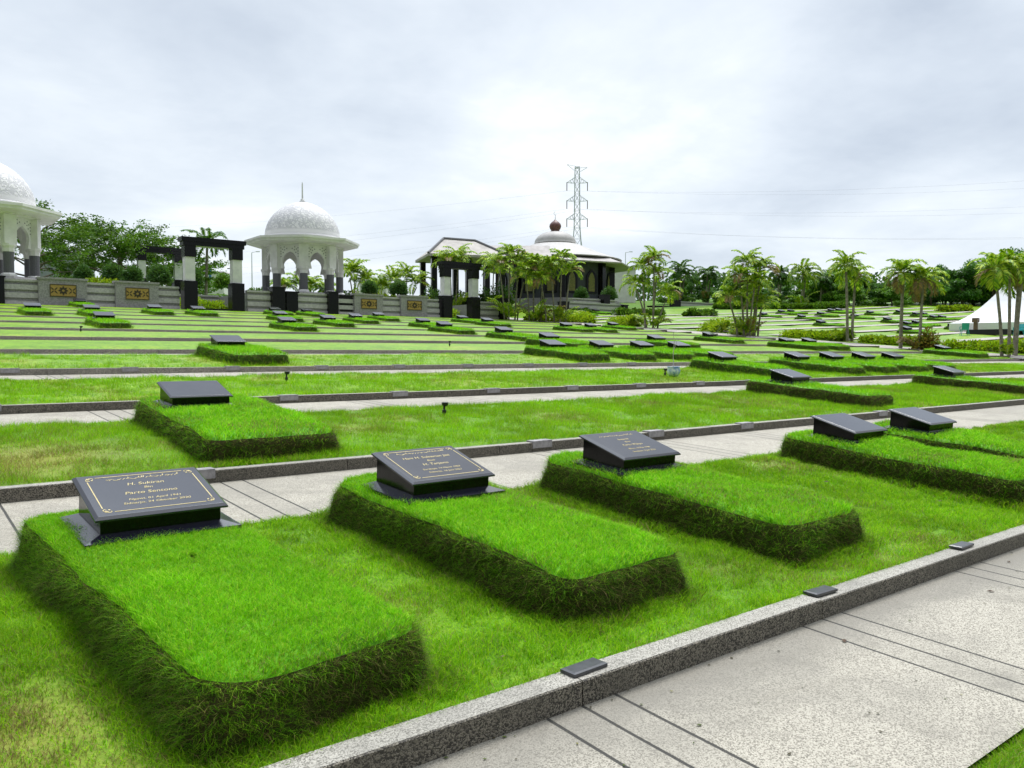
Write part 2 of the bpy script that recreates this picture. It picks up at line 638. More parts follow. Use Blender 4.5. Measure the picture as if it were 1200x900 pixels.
def on_ground(px, py):
    d = sight(px, py)
    d = d / np.linalg.norm(d)
    t = 2.0
    while t < 400:
        p = d * t
        if p[2] + CAM_Z < ground_z(p[0], p[1]):
            break
        t += 0.1
    return Vector((p[0], p[1], float(ground_z(p[0], p[1]))))


rng = np.random.default_rng(7)
_lat = rng.random((256, 256))


def vnoise(x, y, s):
    x = np.asarray(x) * s + 50.3
    y = np.asarray(y) * s + 71.7
    xi, yi = np.floor(x).astype(int), np.floor(y).astype(int)
    fx, fy = x - xi, y - yi
    fx, fy = fx * fx * (3 - 2 * fx), fy * fy * (3 - 2 * fy)
    a = _lat[xi % 256, yi % 256]
    b = _lat[(xi + 1) % 256, yi % 256]
    c = _lat[xi % 256, (yi + 1) % 256]
    d = _lat[(xi + 1) % 256, (yi + 1) % 256]
    return (a * (1 - fx) + b * fx) * (1 - fy) + (c * (1 - fx) + d * fx) * fy


DRY_SPOTS = [(0.95, 8.0, 0.8, 1.0), (0.30, 3.2, 0.42, 0.85), (0.45, 2.75, 0.3, 0.7), (2.2, 8.1, 0.30, 0.55), (1.9, 3.6, 0.28, 0.5),
             (5.0, 3.3, 0.35, 0.55), (4.3, 8.5, 0.5, 0.6), (7.3, 8.3, 0.6, 0.45), (8.2, 4.0, 0.5, 0.5), (5.9, 4.6, 0.3, 0.4), (12.0, 8.6, 0.8, 0.5)]


def dryness(x, y):
    n = 0.55 * vnoise(x, y, 0.9) + 0.3 * vnoise(x, y, 2.3) + 0.15 * vnoise(x, y, 6.0)
    d = np.clip((n - 0.56) * 2.4, 0, 0.55)
    for (cx, cy, r, a) in DRY_SPOTS:
        d = np.maximum(d, a * np.exp(-((x - cx) ** 2 + (y - cy) ** 2) / (r * r)))
    return d


def hump(x, y):
    return (vnoise(x, y, 1.3) - 0.5) * 0.065 + (vnoise(x, y, 4.0) - 0.5) * 0.034


def grid_sheet(name, xs, ys, zf, mat, dry=False, parent=None):
    X, Y = np.meshgrid(np.asarray(xs, float), np.asarray(ys, float))
    Z = zf(X, Y)
    V = np.stack([X.ravel(), Y.ravel(), Z.ravel()], 1)
    nx, ny = len(xs), len(ys)
    i = (np.arange(ny - 1)[:, None] * nx + np.arange(nx - 1)[None, :]).ravel()
    F = np.stack([i, i + 1, i + 1 + nx, i + nx], 1)
    at_ = {'dry': dryness(V[:, 0], V[:, 1])} if dry else None
    return np_mesh(name, V, F, mat, attrs=at_, smooth=True, parent=parent)


def edge_fall(y, n):
    """the lawn sinks a little where it meets kerb and path"""
    a = np.clip((y - row_y(n)) / 0.12, 0, 1)
    b = np.clip((row_y(n) + LAWN_W - y) / 0.12, 0, 1)
    return a * b


def build_setting():
    # one ground sheet to the horizon; under the terraces it lies lower, hidden by them
    xs = np.unique(np.concatenate([np.linspace(-900, -60, 8), np.linspace(-60, 40, 26), [43.4, 44.4], np.linspace(46, 180, 40), np.linspace(190, 1500, 12)]))
    ys = np.unique(np.concatenate([np.linspace(-300, -20, 6), np.linspace(-20, 110, 66), np.linspace(120, 2500, 14)]))

    def gz(x, y):
        z = ground_z(x, y)
        inside = (x < 43.5) & (y < 56)
        return np.where(inside, z - 0.55, z - 0.03)
    tag(grid_sheet('ground', xs, ys, gz, 'far_ground'), kind='structure')

    # the foreground path and the verge on its near side
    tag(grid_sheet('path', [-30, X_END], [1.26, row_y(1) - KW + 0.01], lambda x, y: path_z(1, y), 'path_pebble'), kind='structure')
    vx = np.concatenate([np.linspace(-30, -2, 15), np.linspace(-1.9, 10, 90), np.linspace(10.5, X_END, 60)])

    def verge_z(x, y):
        return path_z(1, 1.28) + 0.012 + 0.07 * (y - 1.28) - 0.06 * np.clip((y - 1.18) / 0.1, 0, 1) + hump(x, y) * 0.5
    tag(grid_sheet('verge', vx, np.linspace(-14, 1.29, 120), verge_z, 'lawn', True), kind='structure')

    for n in range(1, NROWS + 1):
        y0, z0 = row_y(n), row_z(n)
        # kerb: top and face in different aggregate, short casts butted end to end
        k = MB()
        x = -30.0
        rr = random.Random(n)
        L = 1.78
        off = 2.242 - 0.6 * ((n - 1) % 3)
        x = off - L * 18
        while x < X_END:
            x1 = min(x + L, X_END)
            dz = rr.uniform(-0.003, 0.003)
            g = 0.003
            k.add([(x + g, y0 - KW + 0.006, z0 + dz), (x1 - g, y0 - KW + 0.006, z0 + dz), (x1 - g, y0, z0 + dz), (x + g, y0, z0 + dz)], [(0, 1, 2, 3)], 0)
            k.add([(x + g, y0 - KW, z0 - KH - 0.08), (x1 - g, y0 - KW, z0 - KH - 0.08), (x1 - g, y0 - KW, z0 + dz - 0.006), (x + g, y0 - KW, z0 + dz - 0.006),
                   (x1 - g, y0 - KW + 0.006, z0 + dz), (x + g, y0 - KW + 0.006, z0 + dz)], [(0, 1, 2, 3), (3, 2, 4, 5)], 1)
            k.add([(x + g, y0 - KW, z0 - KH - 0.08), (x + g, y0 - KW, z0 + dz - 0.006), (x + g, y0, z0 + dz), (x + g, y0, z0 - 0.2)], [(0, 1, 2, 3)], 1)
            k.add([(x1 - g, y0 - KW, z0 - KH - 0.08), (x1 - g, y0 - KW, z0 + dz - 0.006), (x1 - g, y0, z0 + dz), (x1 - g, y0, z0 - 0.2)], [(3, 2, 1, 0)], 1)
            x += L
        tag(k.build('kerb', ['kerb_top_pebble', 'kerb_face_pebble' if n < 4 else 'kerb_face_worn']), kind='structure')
        # lawn of the terrace
        st = 0.09 if n == 1 else 0.15 if n < 4 else 0.4
        xx = np.concatenate([np.linspace(-30, -2, 12), np.arange(-1.6, X_END, st), [X_END]])
        yy = np.linspace(y0 - 0.004, y0 + LAWN_W, 34 if n < 3 else 20 if n < 5 else 9)

        def lz(x_, y_, n=n):
            return lawn_z(n, y_) + hump(x_, y_) * edge_fall(y_, n) * (1 if n < 5 else 0.5) + (0.04 if n > 3 else 0.02 if n > 1 else 0.0) * np.clip((y_ - row_y(n)) / 0.3, 0, 1)
        tag(grid_sheet('lawn', xx, yy, lz, 'lawn' if n < 3 else 'lawn_far', True), kind='structure')
        # path behind it, up to the next kerb
        yb = row_y(n + 1) - KW
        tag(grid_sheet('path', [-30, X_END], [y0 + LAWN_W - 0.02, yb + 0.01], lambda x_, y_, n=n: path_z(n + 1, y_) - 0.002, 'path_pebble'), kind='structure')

    # cross road at the end of the terraces
    yy = np.linspace(-12, 75, 60)
    tag(grid_sheet('road', [43.6, 47.2], yy, lambda x, y: plane_z(y) + 0.02 + beyond(x, y), 'road_concrete'), kind='structure')
    k = MB()
    for y in np.arange(-10, 55, 2.2):
        k.box(43.5, y, plane_z(y) - 0.4, 43.66, y + 2.19, plane_z(y) + 0.12)
    tag(k.build('kerb', 'kerb_face_pebble'), kind='structure')

    # the far section: lawns with pale paths, rising to the right
    xs = np.linspace(47.0, 175, 65)
    tag(grid_sheet('lawn', xs, np.linspace(-8, 74, 100), lambda x, y: ground_z(x, y) + 0.012 + hump(x * .3, y * .3) * 2, 'lawn_far', True), kind='structure')
    for n in range(2, 14):
        y0 = row_y(n)
        tag(grid_sheet('path', np.linspace(48.6, 120, 40), [y0 + LAWN_W + 0.25, y0 + LAWN_W + 1.35], lambda x, y: ground_z(x, y) + 0.075, 'road_concrete'), kind='structure')

    # raised terrace behind the granite wall, with bays at the two gates
    t = MB()
    for a, b, yf in ((-40, 15.3, 55.95), (15.3, 20.3, 62.5), (20.3, 35.5, 55.95), (35.5, 40.6, 62.5), (40.6, 42.3, 55.95)):
        t.box(a, yf, 3.0, b - 0.002, 112, 5.72)
    tag(t.build('terrace', 'granite_grey'), kind='structure')
    tag(grid_sheet('planting_bed', np.linspace(-40, 42.2, 40), np.linspace(68, 112, 30), lambda x, y: 5.80 + hump(x, y) * 3, 'lawn_far', True), kind='structure')
    for a, b in ((15.31, 20.29), (35.51, 40.59)):
        tag(grid_sheet('path', [a, b], [54.8, 62.5], lambda x, y: 4.29 + 0.01 * (y - 54.8), 'road_concrete'), kind='structure')


build_setting()

# ------------------------------------------------------------------ grass blades
GREENS = np.array([[0.15, 0.46, 0.004], [0.21, 0.54, 0.006], [0.28, 0.60, 0.016], [0.10, 0.34, 0.004], [0.36, 0.56, 0.04]])
LAWN_G = np.array([[0.18, 0.44, 0.003], [0.25, 0.51, 0.006], [0.34, 0.54, 0.022], [0.11, 0.32, 0.003]])
STRAW = np.array([[0.34, 0.30, 0.11], [0.26, 0.21, 0.07], [0.20, 0.15, 0.06]])
THATCH = np.array([[0.10, 0.18, 0.012], [0.18, 0.16, 0.048], [0.22, 0.16, 0.07], [0.06, 0.10, 0.010], [0.09, 0.22, 0.010], [0.045, 0.045, 0.016], [0.07, 0.16, 0.008]])


def blade_arrays(P, N, h, w, lean, cols, r, two=True):
    n = len(P)
    a = r.random(n) * 2 * np.pi
    T = np.stack([np.cos(a), np.sin(a), np.zeros(n)], 1)
    b = r.random(n) * 2 * np.pi
    L = np.stack([np.cos(b), np.sin(b), np.zeros(n)], 1)
    D = N + L * (lean * r.random(n))[:, None]
    D /= np.linalg.norm(D, axis=1)[:, None]
    h = h[:, None]
    w = w[:, None] * 0.5
    if not two:
        V = np.stack([P - T * w, P + T * w, P + D * h + L * h * 0.2], 1).reshape(-1, 3)
        F = np.arange(n * 3).reshape(-1, 3)
        return V, F, np.repeat(cols, 3, 0)
    mid = P + D * h * 0.55
    tip = P + D * h * 0.95 + L * h * 0.38 - np.array([0, 0, 1]) * h * 0.10
    V = np.stack([P - T * w, P + T * w, mid - T * w * 0.8, mid + T * w * 0.8, tip], 1).reshape(-1, 3)
    k = (np.arange(n) * 5)[:, None]
    F = np.concatenate([k + [0, 1, 2], k + [1, 3, 2], k + [2, 3, 4]], 1).reshape(-1, 3)
    return V, F, np.repeat(cols, 5, 0)


def join(parts):
    V, F, C, k = [], [], [], 0
    for v, f, c in parts:
        V.append(v)
        F.append(f + k)
        C.append(c)
        k += len(v)
    return np.concatenate(V), np.concatenate(F), np.concatenate(C)


def pick(pal, n, r, dry=None):
    c = pal[r.integers(0, len(pal), n)] * (0.75 + 0.5 * r.random(n))[:, None]
    if dry is not None:
        s = STRAW[r.integers(0, len(STRAW), n)] * (0.8 + 0.4 * r.random(n))[:, None]
        m = (r.random(n) < dry)[:, None]
        c = np.where(m, s, c)
    return c


MOUNDS = []          # (x0, x1, y0, y1, n): keeps the lawn blades out from under them


def lawn_grass():
    """short turf blades on the near lawns, thinning with distance"""
    for n, xr, total in ((1, (-1.4, 17.0), 470000), (2, (-0.4, 27.0), 300000), (3, (0.4, 36.0), 150000), (4, (1.0, 43.0), 90000)):
        r = np.random.default_rng(100 + n)
        # sample u so that density falls with distance
        k = int(total * 1.25)
        q = r.random(k)
        if n == 1:
            x = xr[0] + (xr[1] - xr[0]) * q ** 1.9
        else:
            x = xr[0] + (xr[1] - xr[0]) * q ** 1.25
        y = row_y(n) + LAWN_W * r.random(k)
        keep = np.ones(k, bool)
        for (a, b, c, d, m) in MOUNDS:
            if m == n:
                keep &= ~((x > a + 0.03) & (x < b - 0.03) & (y > c + 0.03) & (y < d - 0.03))
        x, y = x[keep], y[keep]
        tuft = 0.6 * vnoise(x, y, 5.5) + 0.4 * vnoise(x + 9, y, 13.0)
        kp = r.random(len(x)) < np.clip((tuft - 0.15) * 3.0, 0.5, 1.0)
        x, y, tuft = x[kp], y[kp], tuft[kp]
        dry = dryness(x, y)
        z = lawn_z(n, y) + hump(x, y) * edge_fall(y, n)
        dist = np.sqrt(x * x + y * y)
        sc = np.clip(dist / 4.5, 1.0, 4.0) ** 0.7
        h = (0.024 + 0.026 * r.random(len(x))) * sc ** 0.5 * (1.0 - 0.3 * dry) * (0.65 + 0.9 * np.clip((tuft - 0.3) * 2.2, 0, 1))
        w = 0.0031 * sc
        N = np.tile([0.0, 0.0, 1.0], (len(x), 1))
        cols = pick(LAWN_G, len(x), r, dry * 0.8 + 0.05) * (0.72 + 0.55 * vnoise(x + 3, y, 2.1))[:, None]
        V, F, C = blade_arrays(np.stack([x, y, z + (0.0 if n == 1 else 0.015)], 1), N, h, w, 1.2, cols, r, n == 1)
        ke = (26000, 9000, 6000, 5000)[n - 1]
        xe = xr[0] + (xr[1] - xr[0]) * r.random(ke) ** 1.7
        side = r.random(ke) < 0.55
        ye = np.where(side, row_y(n) + 0.045 * r.random(ke) ** 2 - 0.006, row_y(n) + LAWN_W - 0.05 * r.random(ke) ** 2)
        lush = vnoise(xe, ye * 0 + n, 2.7)
        he = (0.016 + 0.030 * r.random(ke)) * (0.35 + 1.1 * lush)
        sce = np.clip(np.sqrt(xe ** 2 + ye ** 2) / 4.5, 1, 4) ** .7
        Ve, Fe, Ce = blade_arrays(np.stack([xe, ye, lawn_z(n, ye) - 0.002], 1), np.tile([0.0, 0.0, 1.0], (ke, 1)), he, 0.0028 * sce, 1.6, pick(LAWN_G, ke, r, np.full(ke, .15)), r, n == 1)
        V, F, C = join([(V, F, C), (Ve, Fe, Ce)])
        o = np_mesh('grass', V, F, 'grass_blade', C)
        tag(o, kind='stuff')
    r = np.random.default_rng(99)
    k = 130000
    x = 1.6 + 8.0 * r.random(k) ** 1.4
    y = 1.30 - 1.1 * r.random(k) ** 1.3
    y += (vnoise(x, x * 0, 5.0) - 0.5) * 0.05
    z = path_z(1, 1.28) + 0.012 + 0.07 * (y - 1.28) - 0.06 * np.clip((y - 1.18) / 0.1, 0, 1) + hump(x, y) * 0.5
    N = np.tile([0.0, 0.0, 1.0], (k, 1))
    V, F, C = blade_arrays(np.stack([x, y, z - 0.003], 1), N, 0.02 + 0.03 * r.random(k), np.full(k, 0.0028), 1.3,
                           pick(LAWN_G * 0.8, k, r, np.full(k, 0.18)), r)
    tag(np_mesh('grass', V, F, 'grass_blade', C), kind='stuff')


# ------------------------------------------------------------------ grave mounds
RINGS = [(-0.066, -0.045), (-0.048, 0.045), (-0.036, 0.105), (-0.026, 0.158), (-0.016, 0.200), (0.004, 0.236), (0.034, 0.258), (0.080, 0.270)]


def rrect(hx, hy, rad, m):
    """m points round a rectangle with rounded corners"""
    hx, hy = max(hx, 0.02), max(hy, 0.02)
    rad = min(rad, hx * 0.95, hy * 0.95)
    segs = []
    for cx, cy, a0 in ((hx - rad, hy - rad, 0), (-hx + rad, hy - rad, 90), (-hx + rad, -hy + rad, 180), (hx - rad, -hy + rad, 270)):
        for i in range(9):
            a = R_(a0 + 90 * i / 8)
            segs.append((cx + rad * math.cos(a), cy + rad * math.sin(a)))
    P = np.array(segs + [segs[0]])
    L = np.concatenate([[0], np.cumsum(np.linalg.norm(np.diff(P, axis=0), axis=1))])
    s = np.linspace(0, L[-1], m, endpoint=False)
    return np.stack([np.interp(s, L, P[:, 0]), np.interp(s, L, P[:, 1])], 1)


def mound_arrays(hx, hy, slope, seed, m=150, hh=1.0, rough=1.0):
    r = np.random.default_rng(seed)
    rings = []
    for (ins, h) in RINGS:
        rings.append((hx - ins, hy - ins, h * hh))
    for f in (0.80, 0.60, 0.40, 0.20, 0.04):
        rings.append(((hx - 0.08) * f, (hy - 0.08) * f + (hy - hx) * 0.25 * (1 - f) * 0.0, 0.274 * hh))
    V, side = [], []
    ox, oy = r.random(2) * 60
    for i, (a, b, h) in enumerate(rings):
        p = rrect(a, b, 0.13 if i < 8 else 0.08, m)
        nx = vnoise(p[:, 0] + ox, p[:, 1] + oy + h * 3, 4.5) - 0.5
        n2 = vnoise(p[:, 0] + ox, p[:, 1] + oy + h * 9, 15.0) - 0.5
        k = 1 + rough * (nx * 0.075 + n2 * 0.06) * (1.0 if i < 7 else 0.3)
        ln = np.maximum(np.linalg.norm(p, axis=1), 0.05)
        p = p * (1 + (k - 1) * 0.5 / ln)[:, None]
        z = h + rough * ((vnoise(p[:, 0] + ox, p[:, 1] + oy, 2.2) - 0.5) * 0.035 + n2 * 0.014) * (0 if i == 0 else 1) + slope * p[:, 1]
        V.append(np.stack([p[:, 0], p[:, 1], z], 1))
        side.append(np.full(m, 1.0 if i < 5 else 0.5 if i == 5 else 0.0))
    V = np.concatenate(V)
    side = np.concatenate(side)
    F, mi = [], []
    for i in range(len(rings) - 1):
        j = np.arange(m)
        j2 = (j + 1) % m
        F.append(np.stack([i * m + j, i * m + j2, (i + 1) * m + j2, (i + 1) * m + j], 1))
        mi.append(np.full(m, 1 if i < 5 else 0))
    return V, np.concatenate(F), np.concatenate(mi), side


def mound_blades(V, F, side, count, seed, sc=1.0, two=True, side_share=0.5):
    r = np.random.default_rng(seed + 5)
    A, B, C_, D = V[F[:, 0]], V[F[:, 1]], V[F[:, 2]], V[F[:, 3]]
    nn = np.cross(C_ - A, D - B)
    ar = np.linalg.norm(nn, axis=1)
    nn = nn / np.maximum(ar, 1e-9)[:, None]
    sd = side[F].mean(1)
    wgt = ar * np.where(sd > 0.4, side_share * 2, (1 - side_share) * 2)
    idx = r.choice(len(F), count, p=wgt / wgt.sum())
    u, v = r.random(count)[:, None], r.random(count)[:, None]
    P = (A[idx] * (1 - u) + B[idx] * u) * (1 - v) + (D[idx] * (1 - u) + C_[idx] * u) * v
    s = sd[idx]
    N = nn[idx]
    isd = s > 0.4
    rim = (s > 0.2) & (s < 0.9)
    Nd = N.copy()
    # side blades hang outwards, top blades stand up
    Nd[isd, 2] += (r.random(isd.sum()) - 0.45) * 1.5
    Nd[isd] += (r.random((isd.sum(), 3)) - 0.5) * 1.2
    Nd[~isd] = Nd[~isd] * 0.5 + np.array([0, 0, 0.7])
    Nd /= np.linalg.norm(Nd, axis=1)[:, None]
    h = np.where(isd, 0.022 + 0.040 * r.random(count), 0.020 + 0.024 * r.random(count)) * sc ** 0.5
    h = np.where(rim, h * 1.15, h)
    w = np.where(isd, 0.0020, 0.0029) * sc
    patch = vnoise(P[:, 0] + seed, P[:, 1] * 1.0 + P[:, 2], 3.5)
    dryt = np.clip((vnoise(P[:, 0] + seed * 3, P[:, 1], 2.0) - 0.55) * 1.6, 0, 0.5)
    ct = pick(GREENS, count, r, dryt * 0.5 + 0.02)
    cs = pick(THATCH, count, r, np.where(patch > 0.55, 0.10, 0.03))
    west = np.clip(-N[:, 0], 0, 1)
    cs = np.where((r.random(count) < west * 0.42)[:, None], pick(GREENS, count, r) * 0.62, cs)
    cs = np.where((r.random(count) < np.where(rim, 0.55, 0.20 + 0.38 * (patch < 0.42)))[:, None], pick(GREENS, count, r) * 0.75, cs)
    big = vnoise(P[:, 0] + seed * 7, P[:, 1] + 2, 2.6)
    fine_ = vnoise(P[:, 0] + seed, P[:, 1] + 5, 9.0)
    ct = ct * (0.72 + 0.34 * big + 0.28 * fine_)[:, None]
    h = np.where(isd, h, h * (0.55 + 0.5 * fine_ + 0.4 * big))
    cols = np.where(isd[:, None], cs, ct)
    return blade_arrays(P - Nd * 0.004, Nd, h, w, np.where(isd, 1.4, 1.0), cols, r, two)


SLOPE = (LAWN_RISE + 0.012) / LAWN_W


def mound(n, x0, x1, ya, yb, label, seed, count=0, sc=1.0, two=True, rz=0.0, hh=1.0, bank='thatch'):
    """turf grave mound on terrace n: x0..x1 along the row, ya..yb measured from the kerb"""
    hx, hy = (x1 - x0) / 2, (yb - ya) / 2
    cx, cy = (x0 + x1) / 2, row_y(n) + (ya + yb) / 2
    V, F, mi, sd_ = mound_arrays(hx, hy, SLOPE + 0.012, seed, hh=hh)
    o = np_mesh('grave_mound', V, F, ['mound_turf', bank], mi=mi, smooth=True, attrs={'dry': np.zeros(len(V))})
    o.location = (cx, cy, lawn_z(n, cy))
    o.rotation_euler = (0, 0, rz)
    tag(o, label, 'grave mound', 'turf mounds over the graves')
    MOUNDS.append((x0 + 0.06, x1 - 0.06, row_y(n) + ya + 0.06, row_y(n) + yb - 0.06, n))
    if count:
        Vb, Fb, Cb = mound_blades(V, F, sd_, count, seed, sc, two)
        # longer unclipped grass round the foot
        r = np.random.default_rng(seed + 77)
        k = int(count * 0.16)
        pp = rrect(hx + 0.05, hy + 0.05, 0.14, 400)[r.integers(0, 400, k)]
        out = pp / np.maximum(np.linalg.norm(pp / np.array([hx, hy]), axis=1), .1)[:, None] / np.array([hx, hy])
        out /= np.maximum(np.linalg.norm(out, axis=1), .1)[:, None]
        pp = pp + out * (0.15 * r.random(k) ** 1.6)[:, None] + r.normal(size=(k, 2)) * 0.012
        P = np.stack([pp[:, 0], pp[:, 1], SLOPE * pp[:, 1] - 0.005], 1)
        Nn = np.tile([0.0, 0.0, 1.0], (k, 1)) + np.concatenate([out * 0.3, np.zeros((k, 1))], 1)
        lush = vnoise(pp[:, 0] + seed, pp[:, 1], 3.0)
        hb = (0.025 + 0.04 * r.random(k)) * (0.6 + 0.9 * lush) * sc ** 0.5
        cb = np.where((r.random(k) < 0.25)[:, None], pick(THATCH, k, r), pick(LAWN_G, k, r, np.full(k, .1)) * 0.85)
        V2, F2, C2 = blade_arrays(P, Nn, hb, np.full(k, 0.0028 * sc), 1.2, cb, r, two)
        Vb, Fb, Cb = join([(Vb, Fb, Cb), (V2, F2, C2)])
        g = np_mesh('grass', Vb, Fb, 'grass_blade', Cb, parent=o)
        tag(g, kind='stuff')
    return o


def copy_mound(src, n, xc, y_mid, label, rz=0.0, z=None, flip=False):
    c = copy_tree(src)
    c.location = (xc, y_mid, lawn_z(n, y_mid) if z is None else z)
    c.rotation_euler = (0, 0, rz)
    tag(c, label)
    return c


# ------------------------------------------------------------------ gravestones
SW, SD_, FH, BH = 0.60, 0.47, 0.110, 0.208       # body width, depth, front and back height


def plate_frame():
    """local frame of the sloping plate: origin at its front left upper corner"""
    ov = 0.03
    sl = math.atan2(BH - FH, SD_)
    L = SD_ / math.cos(sl) + 2 * ov
    return ov, sl, L


def make_stone(label, group='sloping gravestones'):
    """plinth, wedge shaped body and bevelled sloping plate"""
    root = thing('gravestone', (0, 0, 0), label, 'gravestone', group)
    b = MB()
    a = 0.088
    b.box(-SW / 2 - a, -a * 0.9, -0.05, SW / 2 + a, SD_ + a * 0.7, 0.012)
    b.add([(-SW / 2 - a + .004, -a * 0.9 + .004, 0.012), (SW / 2 + a - .004, -a * 0.9 + .004, 0.012), (SW / 2 + a - .004, SD_ + a * 0.7 - .004, 0.012), (-SW / 2 - a + .004, SD_ + a * 0.7 - .004, 0.012),
           (-SW / 2 - .004, -.004, 0.036), (SW / 2 + .004, -.004, 0.036), (SW / 2 + .004, SD_ + .004, 0.036), (-SW / 2 - .004, SD_ + .004, 0.036)],
          [(0, 1, 5, 4), (1, 2, 6, 5), (2, 3, 7, 6), (3, 0, 4, 7), (4, 5, 6, 7)])
    b.build('plinth', 'granite_plate', root)
    w = MB()
    h = SW / 2
    w.add([(-h, 0, 0.03), (h, 0, 0.03), (h, SD_, 0.03), (-h, SD_, 0.03), (-h, 0, FH), (h, 0, FH), (h, SD_, BH), (-h, SD_, BH)],
          [(3, 2, 1, 0), (4, 5, 6, 7), (0, 1, 5, 4), (1, 2, 6, 5), (2, 3, 7, 6), (3, 0, 4, 7)])
    w.build('body', 'granite_black', root, bevel=0.002)
    ov, sl, L = plate_frame()
    p = MB()
    hw = SW / 2 + ov
    t = 0.024
    p.add([(-hw, 0, 0), (hw, 0, 0), (hw, L, 0), (-hw, L, 0), (-hw, 0, t * .45), (hw, 0, t * .45), (hw, L, t * .45), (-hw, L, t * .45),
           (-hw + .018, .018, t), (hw - .018, .018, t), (hw - .018, L - .018, t), (-hw + .018, L - .018, t)],
          [(3, 2, 1, 0), (0, 1, 5, 4), (1, 2, 6, 5), (2, 3, 7, 6), (3, 0, 4, 7), (4, 5, 9, 8), (5, 6, 10, 9), (6, 7, 11, 10), (7, 4, 8, 11), (8, 9, 10, 11)])
    pl = p.build('plate', 'granite_plate', root, bevel=0.0015)
    pl.location = (0, -ov * math.cos(sl), FH + 0.0006 - ov * math.sin(sl))
    pl.rotation_euler = (sl, 0, 0)
    return root, pl, L, hw, t


def gold_border(plate, L, hw, t, corners=True):
    m = MB()
    z0, z1 = t + 0.0002, t + 0.0012
    i, wd = 0.052, 0.0055
    x0, x1, y0, y1 = -hw + i, hw - i, i, L - i
    cg = 0.05 if corners else 0.0
    for k in (0.0, ):
        m.box(x0 + cg, y0, z0, x1 - cg, y0 + wd, z1)
        m.box(x0 + cg, y1 - wd, z0, x1 - cg, y1, z1)
        m.box(x0, y0 + cg, z0, x0 + wd, y1 - cg, z1)
        m.box(x1 - wd, y0 + cg, z0, x1, y1 - cg, z1)
    if corners:
        for sx, sy, cx, cy in ((1, 1, x0, y0), (-1, 1, x1, y0), (1, -1, x0, y1), (-1, -1, x1, y1)):
            # scroll ornament: curls running both ways from a small leaf
            for sw in (0, 1):
                pts = []
                for q in range(15):
                    a = q / 14 * 4.4
                    rr = 0.020 * (1 - q / 14 * 0.75)
                    px, py = 0.030 + rr * math.cos(a + 2.6), 0.004 + 0.010 + rr * math.sin(a + 2.6)
                    if sw:
                        px, py = py, px
                    pts.append((cx + sx * px, cy + sy * py, z1 - 0.0004))
                m.tube(pts, 0.0030, 0.0016, 5)
            m.lathe([(0.009, 0), (0.009, 0.001)], 8, (cx + sx * 0.012, cy + sy * 0.012, z0))
            m.lathe([(0.0055, 0), (0.0055, 0.001)], 8, (cx + sx * 0.030, cy + sy * 0.030, z0))
    m.v = [(a, b, min(c, z1)) for a, b, c in m.v]
    return m.build('gold_border', 'gold_paint', plate)


def text_mesh(name, s, size, parent, loc, shear=0.25, align='CENTER', mat='gold_paint', space=1.0, ext=0.0006, off=0.0):
    cu = bpy.data.curves.new(name, 'FONT')
    cu.body = s
    cu.size = size
    cu.align_x = align
    cu.shear = shear
    cu.space_character = space
    cu.extrude = ext
    cu.offset = off
    cu.resolution_u = 3
    tmp = bpy.data.objects.new(name + '_curve', cu)
    COL.objects.link(tmp)
    dg = bpy.context.evaluated_depsgraph_get()
    dg.update()
    me = bpy.data.meshes.new_from_object(tmp.evaluated_get(dg))
    bpy.data.objects.remove(tmp)
    bpy.data.curves.remove(cu)
    me.name = name
    me.materials.clear()
    me.materials.append(MATS[mat])
    o = bpy.data.objects.new(name, me)
    link(o, parent)
    o.location = loc
    return o


def script_line(plate, y, width, z, seed, h=0.026):
    """a line of cursive Arabic script in gold: joined strokes, tall letters and dots"""
    rr = random.Random(seed)
    m = MB()
    x = width / 2
    while x > -width / 2 + 0.02:
        kind = rr.choice('abcde')
        if kind == 'a':
            w = rr.uniform(0.020, 0.034)
            pts = [(x - w * i / 7, y + h * 0.30 * math.sin(math.pi * i / 7) * rr.choice((-1, -1, 1)), z) for i in range(8)]
            m.tube(pts, 0.0024, 0.0018, 4)
            m.lathe([(0.0026, 0), (0.0026, 0.0012)], 6, (x - w * 0.5, y + h * rr.choice((-0.38, 0.42)), z - 0.0004))
        elif kind == 'b':
            w = rr.uniform(0.006, 0.010)
            m.tube([(x - 0.002, y + h * 0.85, z), (x - 0.004, y + h * 0.4, z), (x - w, y, z)], 0.0024, 0.0022, 4)
        elif kind == 'c':
            w = 0.026
            pts = [(x - 0.013 + 0.013 * math.cos(a), y - h * 0.08 + h * 0.36 * math.sin(a), z) for a in [0.2 - 3.6 * i / 9 for i in range(10)]]
            m.tube(pts, 0.0023, 0.0017, 4)
        elif kind == 'd':
            w = 0.022
            m.tube([(x, y, z), (x - w * 0.5, y + 0.001, z), (x - w, y, z)], 0.0024, 0.0024, 4)
            m.tube([(x - w * 0.45, y, z), (x - w * 0.4, y + h * 0.8, z)], 0.0022, 0.0018, 4)
        else:
            w = 0.016
            m.tube([(x, y + h * 0.15, z), (x - w * 0.5, y + h * 0.02, z), (x - w, y - h * 0.45, z)], 0.0024, 0.0014, 4)
        x -= w + rr.uniform(0.000, 0.006)
    m.v = [(a, b, min(max(c, z - 0.0012), z - 0.0004)) for a, b, c in m.v]
    return m.build('arabic_script', 'gold_paint', plate)


def engraved_stone(label, lines, seed, border=True):
    root, pl, L, hw, t = make_stone(label)
    if border:
        gold_border(pl, L, hw, t)
    script_line(pl, L * 0.825, 0.40, t + 0.0014, seed)
    for s, y, size, off in lines:
        text_mesh('inscription', s, size, pl, (0.0, L * y, t + 0.0004), off=off)
    return root


